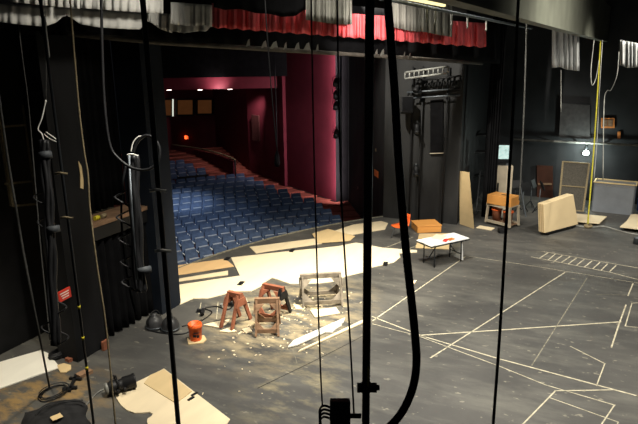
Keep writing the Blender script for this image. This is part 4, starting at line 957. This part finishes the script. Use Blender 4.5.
# thin lines
def hang(name, pts, d, r, m, lab, cat='rope', n=6, k=5): return tag(MB().tube(smooth_path([dp(x, y, d) for x, y in pts], k), r, n).build(name, m), lab, cat)
hang('thin_line', [(519, -15), (513, 110), (507, 210), (500, 330), (492, 440)], 5, .013, M['greyrope'], 'long thin dark line hanging across the right of the stage')
hang('thin_line', [(311, -15), (313, 110), (316, 230), (319, 330), (322, 400), (324, 405)], 3.1, .0045, M['rubber'], 'thin black line ending at the small connector box')
hang('thin_line', [(337, -15), (339, 110), (342, 210), (349, 320), (354, 415)], 3.05, .005, M['rubber'], 'thin black line just left of the foreground pipe')
hang('thin_line', [(264, -15), (269, 60), (274, 120), (277, 150)], 6, .006, M['rubber'], 'very thin black line over the crimson side wall')
hang('grey_rope', [(14, -15), (22, 55), (29, 110), (40, 240), (50, 340)], 8.8, .010, M['greyrope'], 'thin grey rope at the upper left falling behind the pillar')
tag(MB().tube([dp(-2, 90, 8.6), dp(8, 160, 8.6), dp(23, 250, 8.6), dp(36, 318, 8.6), fl(49.5, 388)], .017, 8).build('grey_rope', M['greyrope']), 'thick grey rope tied off to the floor at far left', 'rope')
hang('tan_rope', [(69, -15), (74, 50), (79, 108), (84, 150), (88, 175), (90, 209), (97, 265), (105, 318), (110, 365), (116, 430)], 6.5, .011, M['tan'], 'tan rope hanging in front of the left pillar edge')
hang('yellow_rope', [(600.5, 41), (597, 100), (593, 160), (588.5, 214), (588, 224)], 18, .022, M['yellow'], 'bright yellow rope hanging before the far wall', n=8)
hang('white_rope', [(602.5, 40), (600, 80), (597, 140), (594, 180)], 17.5, .013, M['paleSteel'], 'pale rope hanging close beside the yellow rope')
hang('white_rope', [(594, 40), (591, 70), (592, 85), (596, 78), (599, 60)], 17, .013, M['paleSteel'], 'pale looped rope left of the yellow rope')
hang('white_rope', [(619, 52), (617, 75), (611, 90), (607, 91), (604, 105), (603, 180)], 17, .013, M['paleSteel'], 'pale looped rope below the small white drape')
hang('grey_rope', [(527, 10), (524, 110), (520, 190), (519, 200)], 12, .014, M['greyrope'], 'tan grey rope hanging in front of the dark wing')
hang('grey_rope', [(561, 70), (561, 112)], 18, .012, M['paleSteel'], 'short pale rope below the white drape')
# pole with clamps (left foreground)
def pole(lab, x, y, d, r, m, clamps, mc, zlow=0., cat='pole'):
    a, b = vert(x, y, d, zlow, 9.2); t = thing('standing_pole', lab, cat, a)
    MB().tube([(0, 0, 0), (0, 0, 9.2-zlow)], r, 10).build('pole', m, t); MB().lathe([(.14, 0), (.14, .015), (r*1.6, .03), (r*1.3, .08)], 14).build('foot', M['black'], t)
    for (cx_, cy_), kind in clamps:
        p = pv(cx_, cy_, (a.x, a.y), (a.x+rt.x, a.y+rt.y)); z = p.z-zlow
        if kind == 'w':
            MB().tube([V((0, 0, z))-rt*.07+fw*-.02, V((0, 0, z+.01))+fw*-.06, V((0, 0, z))+rt*.07+fw*-.02], .014, 6).build('white_tie', mc, t)
        else: MB().tube([(0, 0, z-.02), (0, 0, z+.02)], r*1.15, 10).build('tape_band', M['yellowtape'], t)
    return t
pole('black pole with two white ties standing at the left foreground', 160.5, 212, 5.2, .024, M['pipe'], [((152, 191), 'w'), ((155, 251), 'w')], M['whitetape'])
pole('slim dark pole with yellow tape bands before the left pillar', 67, 212, 6.6, .016, M['pipe'], [((61, 174), 'w'), ((68, 218), 'w'), ((84, 307), 'y'), ((88.5, 338), 'y'), ((93, 368), 'y')], M['tan'])
# tied bright ends on that pole near the top
tp = [(38, -6), (41, 8), (44, 14), (41, 16), (45, 18), (46, 30), (47, 38), (49, 55), (48, 57)]
hang('tied_rope_end', tp, 6.5, .010, M['whitetape'], 'white and yellow knotted rope ends at the top left', 'rope', 6, 4)
# cable bundles with bands
def bundle(lab, pts, d, r, bands, loops):
    P = smooth_path([dp(x, y, d) for x, y in pts], 5); lo = min(P, key=lambda q: q.z)
    t = thing('cable_bundle', lab, 'cable', lo, world=True)
    for k in range(5):
        a = 2*PI*k/5; off = (rt*math.cos(a)+fw*math.sin(a))*r*.75
        MB().tube([p+off+rt*(.012*math.sin(i*.9+k*2)) for i, p in enumerate(P)], r*.55, 7).build('strand', M['rubber'], t)
    for (x, y, m) in bands:
        p = dp(x, y, d); q = dp(x+1.2, y+6.5, d); MB().tube([p, q], r*1.6, 10).build('tape_band', m, t)
    for k, (x, y, s) in enumerate(loops):
        p0, p1 = dp(x, y, d), dp(x+1, y+16*abs(s), d); MB().tube(smooth_path([p0, p0+rt*.16*s+V((0, 0, -.08)), p1+rt*.16*s+V((0, 0, .1)), p1]), .012, 6).build('loop', M['rubber'], t)
    return t
b1 = bundle('thick hanging bundle of black cables with grey bands beside the left pillar', [(44, 140), (46, 170), (49, 210), (51, 250), (53, 300), (56, 345)], 8.0, .055, [(45, 152, M['dimsteel']), (53, 226, M['dimsteel'])], [(46, 190, -1), (50, 215, -1), (53, 300, 1), (54, 320, -1), (55, 330, 1)])
MB().tube(smooth_path([dp(44, 142, 8), dp(42, 134, 8), dp(38, 129, 8), dp(42, 118, 8), dp(46, 100, 8)], 5), .009, 6).build('white_tie', M['whitetape'], b1)
MB().tube(smooth_path([dp(46, 100, 8), dp(46, 40, 8), dp(44, -20, 8)], 4), .006, 6).build('hanging_line', M['greyrope'], b1)
MB().tube(smooth_path([dp(44, 134, 8), dp(50, 139, 8), dp(58, 142, 8), dp(56, 139, 8), dp(46, 132, 8)], 5), .007, 6).build('white_tie', M['whitetape'], b1)
b2 = bundle('hanging bundle of black cables with a grey band before the pleated drape', [(133, 155), (134, 190), (137, 240), (140, 285), (141, 290)], 7.4, .06, [(143.5, 267, M['dimsteel'])], [(128, 190, -1), (130, 210, -1), (132, 232, -1), (134, 255, -1), (135, 275, -1)])
MB().tube([dp(129, 155, 7.3), dp(132, 212, 7.3), dp(137, 280, 7.3)], .014, 8).build('pale_conduit', M['steel'], b2)
MB().tube(smooth_path([dp(131, 152, 7.3), dp(133, 143, 7.3), dp(138, 137, 7.3), dp(144, 136, 7.3)], 5), .008, 6).build('white_tie', M['whitetape'], b2)
MB().tube(smooth_path([dp(127, 155, 7.3), dp(132, 154, 7.3), dp(138, 156, 7.3)], 5), .010, 6).build('white_tie', M['whitetape'], b2)
# large loop of black cable from above
lp = [(101, -15), (102.5, 60), (105, 110), (110, 145), (118, 158), (130, 167), (143, 170), (153, 167), (159.5, 157), (158.5, 145), (152, 137), (144, 136), (137, 143), (133, 153)]
hang('looped_cable', lp, 7.0, .018, M['rubber'], 'black cable dropping from above into a large loop at left', 'cable', 8, 6)
hang('black_line', [(126, 165), (122, 190), (122, 230), (128, 280), (136, 315)], 7.6, .016, M['rubber'], 'slack black cable beside the bundle with pale conduit', 'cable', 6, 6)

# ------------------------------------------------------------------ lights
def light(kind, name, loc, aim, energy, col, size=.5, spot=None, blend=.5, size_y=None):
    ld = bpy.data.lights.new(name, kind); ld.energy = energy; ld.color = col
    if kind == 'AREA':
        ld.size = size
        if size_y: ld.shape = 'RECTANGLE'; ld.size_y = size_y
    else: ld.shadow_soft_size = size
    if kind == 'SPOT': ld.spot_size = math.radians(spot); ld.spot_blend = blend
    o = bpy.data.objects.new(name, ld); COL.objects.link(o); o.location = loc
    o.rotation_euler = (V(aim)-V(loc)).to_track_quat('-Z', 'Y').to_euler(); return o
WARM = (1, .90, .70); NEU = (1, .95, .84); COOL = (.80, .90, 1)
light('SPOT', 'apron_work_light', (11.5, 3.5, 9.0), (14.0, 7.2, 0), 5600, WARM, .25, 58, .6)
light('SPOT', 'stage_work_light', (12.0, 4.2, 10.5), (14.0, 1.6, 0), 6000, NEU, 1.2, 100, .8)
light('SPOT', 'upstage_fill', (10.5, -4.0, 10.0), (14.5, .5, 0), 5200, NEU, 1.2, 95, .8)  # added fill lamp, evens out the overhead beam's shadow on the right floor
light('SPOT', 'foreground_work_light', (6.0, 3.0, 9.5), (8.9, 4.7, 0), 4200, NEU, .3, 84, .9)
light('SPOT', 'side_wall_light', (15.5, 6.2, 8.6), (21, 5, 5.0), 3200, NEU, .06, 50, .6)
light('SPOT', 'wing_light', (17.5, -3, 9.2), (21.5, .5, .5), 3000, NEU, .3, 62, .7)
light('SPOT', 'left_corner_light', (5.0, 9.0, 7.5), (6.0, 9.7, 0), 1300, WARM, .3, 50, .7)
light('SPOT', 'house_front_light', (14.5, 9.5, 8.5), (18.6, 14.6, -.5), 2000, COOL, .5, 40, 1)
light('SPOT', 'seat_patch_light', (14.5, 9.8, 8.5), fl(184, 203, -.3), 5200, COOL, .3, 16, 1)
light('AREA', 'house_light', (19, 14, 5.6), (21.5, 13, -1), 32, COOL, 4)
pS = pv(243, 128, W3, W2)
light('SPOT', 'crimson_wall_wash', V((pS.x-1.7, pS.y-2.3, 4.4)), pS+V((0, 0, -.6)), 640, (1, .85, .8), .2, 58, 1)
pJ = lerp(W1, W2, .04); cw = -nW if nW.dot(CAM-W1) < 0 else nW
tj = lerp(W1, W2, .05); lj = V((bq.x, bq.y, 2.9)); lj = lj+(V((tj.x, tj.y, 2.9))-lj).normalized()*.18
jl = light('AREA', 'jamb_wash', lj, (tj.x, tj.y, 2.9), 230, (1, .84, .86), .06, size_y=7.4); jl.data.spread = math.radians(130)
light('POINT', 'far_wall_bulb', onF(586, 153.5, .75), (0, 0, 0), 120, (.85, 1, .92), .08)
fa = lerp(c1, c2, .5)
light('SPOT', 'fascia_wash', pv(216, 86, c1, c2)+V((-.6, -.6, -.25)), pv(216, 77, c1, c2), 110, (1, .8, .8), .03, 125, 1)
dG = onG2(95, 10)
light('SPOT', 'drape_wash', (dG.x+.9, dG.y-2.6, 7.5), dG, 380, NEU, .2, 95, .8)
light('SPOT', 'red_valance_wash', (11.5, 3.0, 6.9), onR(372, 33), 1900, (1, .9, .84), .15, 33, .7)
light('SPOT', 'white_drape_wash', (14, -1, 4.6), onC(566, 64), 120, NEU, .1, 16, .6)
bm_ = lerp(e1, e2, .22); bn = nB if nB.dot(CAM-e1) > 0 else -nB
light('SPOT', 'beam_wash', bm_+V((0, 0, .5))+bn*2.2-dB*1.5, bm_+V((0, 0, .6))+dB*.9, 130, (1, 1, .85), .1, 70, .7)
w = bpy.data.worlds.new('world'); S.world = w; w.use_nodes = True
w.node_tree.nodes['Background'].inputs['Color'].default_value = (.55, .6, .7, 1); w.node_tree.nodes['Background'].inputs['Strength'].default_value = .008
for o in ROOTS:
    if '_w' in o: del o['_w']
S.view_settings.view_transform = 'Standard'; S.view_settings.look = 'None'; S.view_settings.exposure = 0
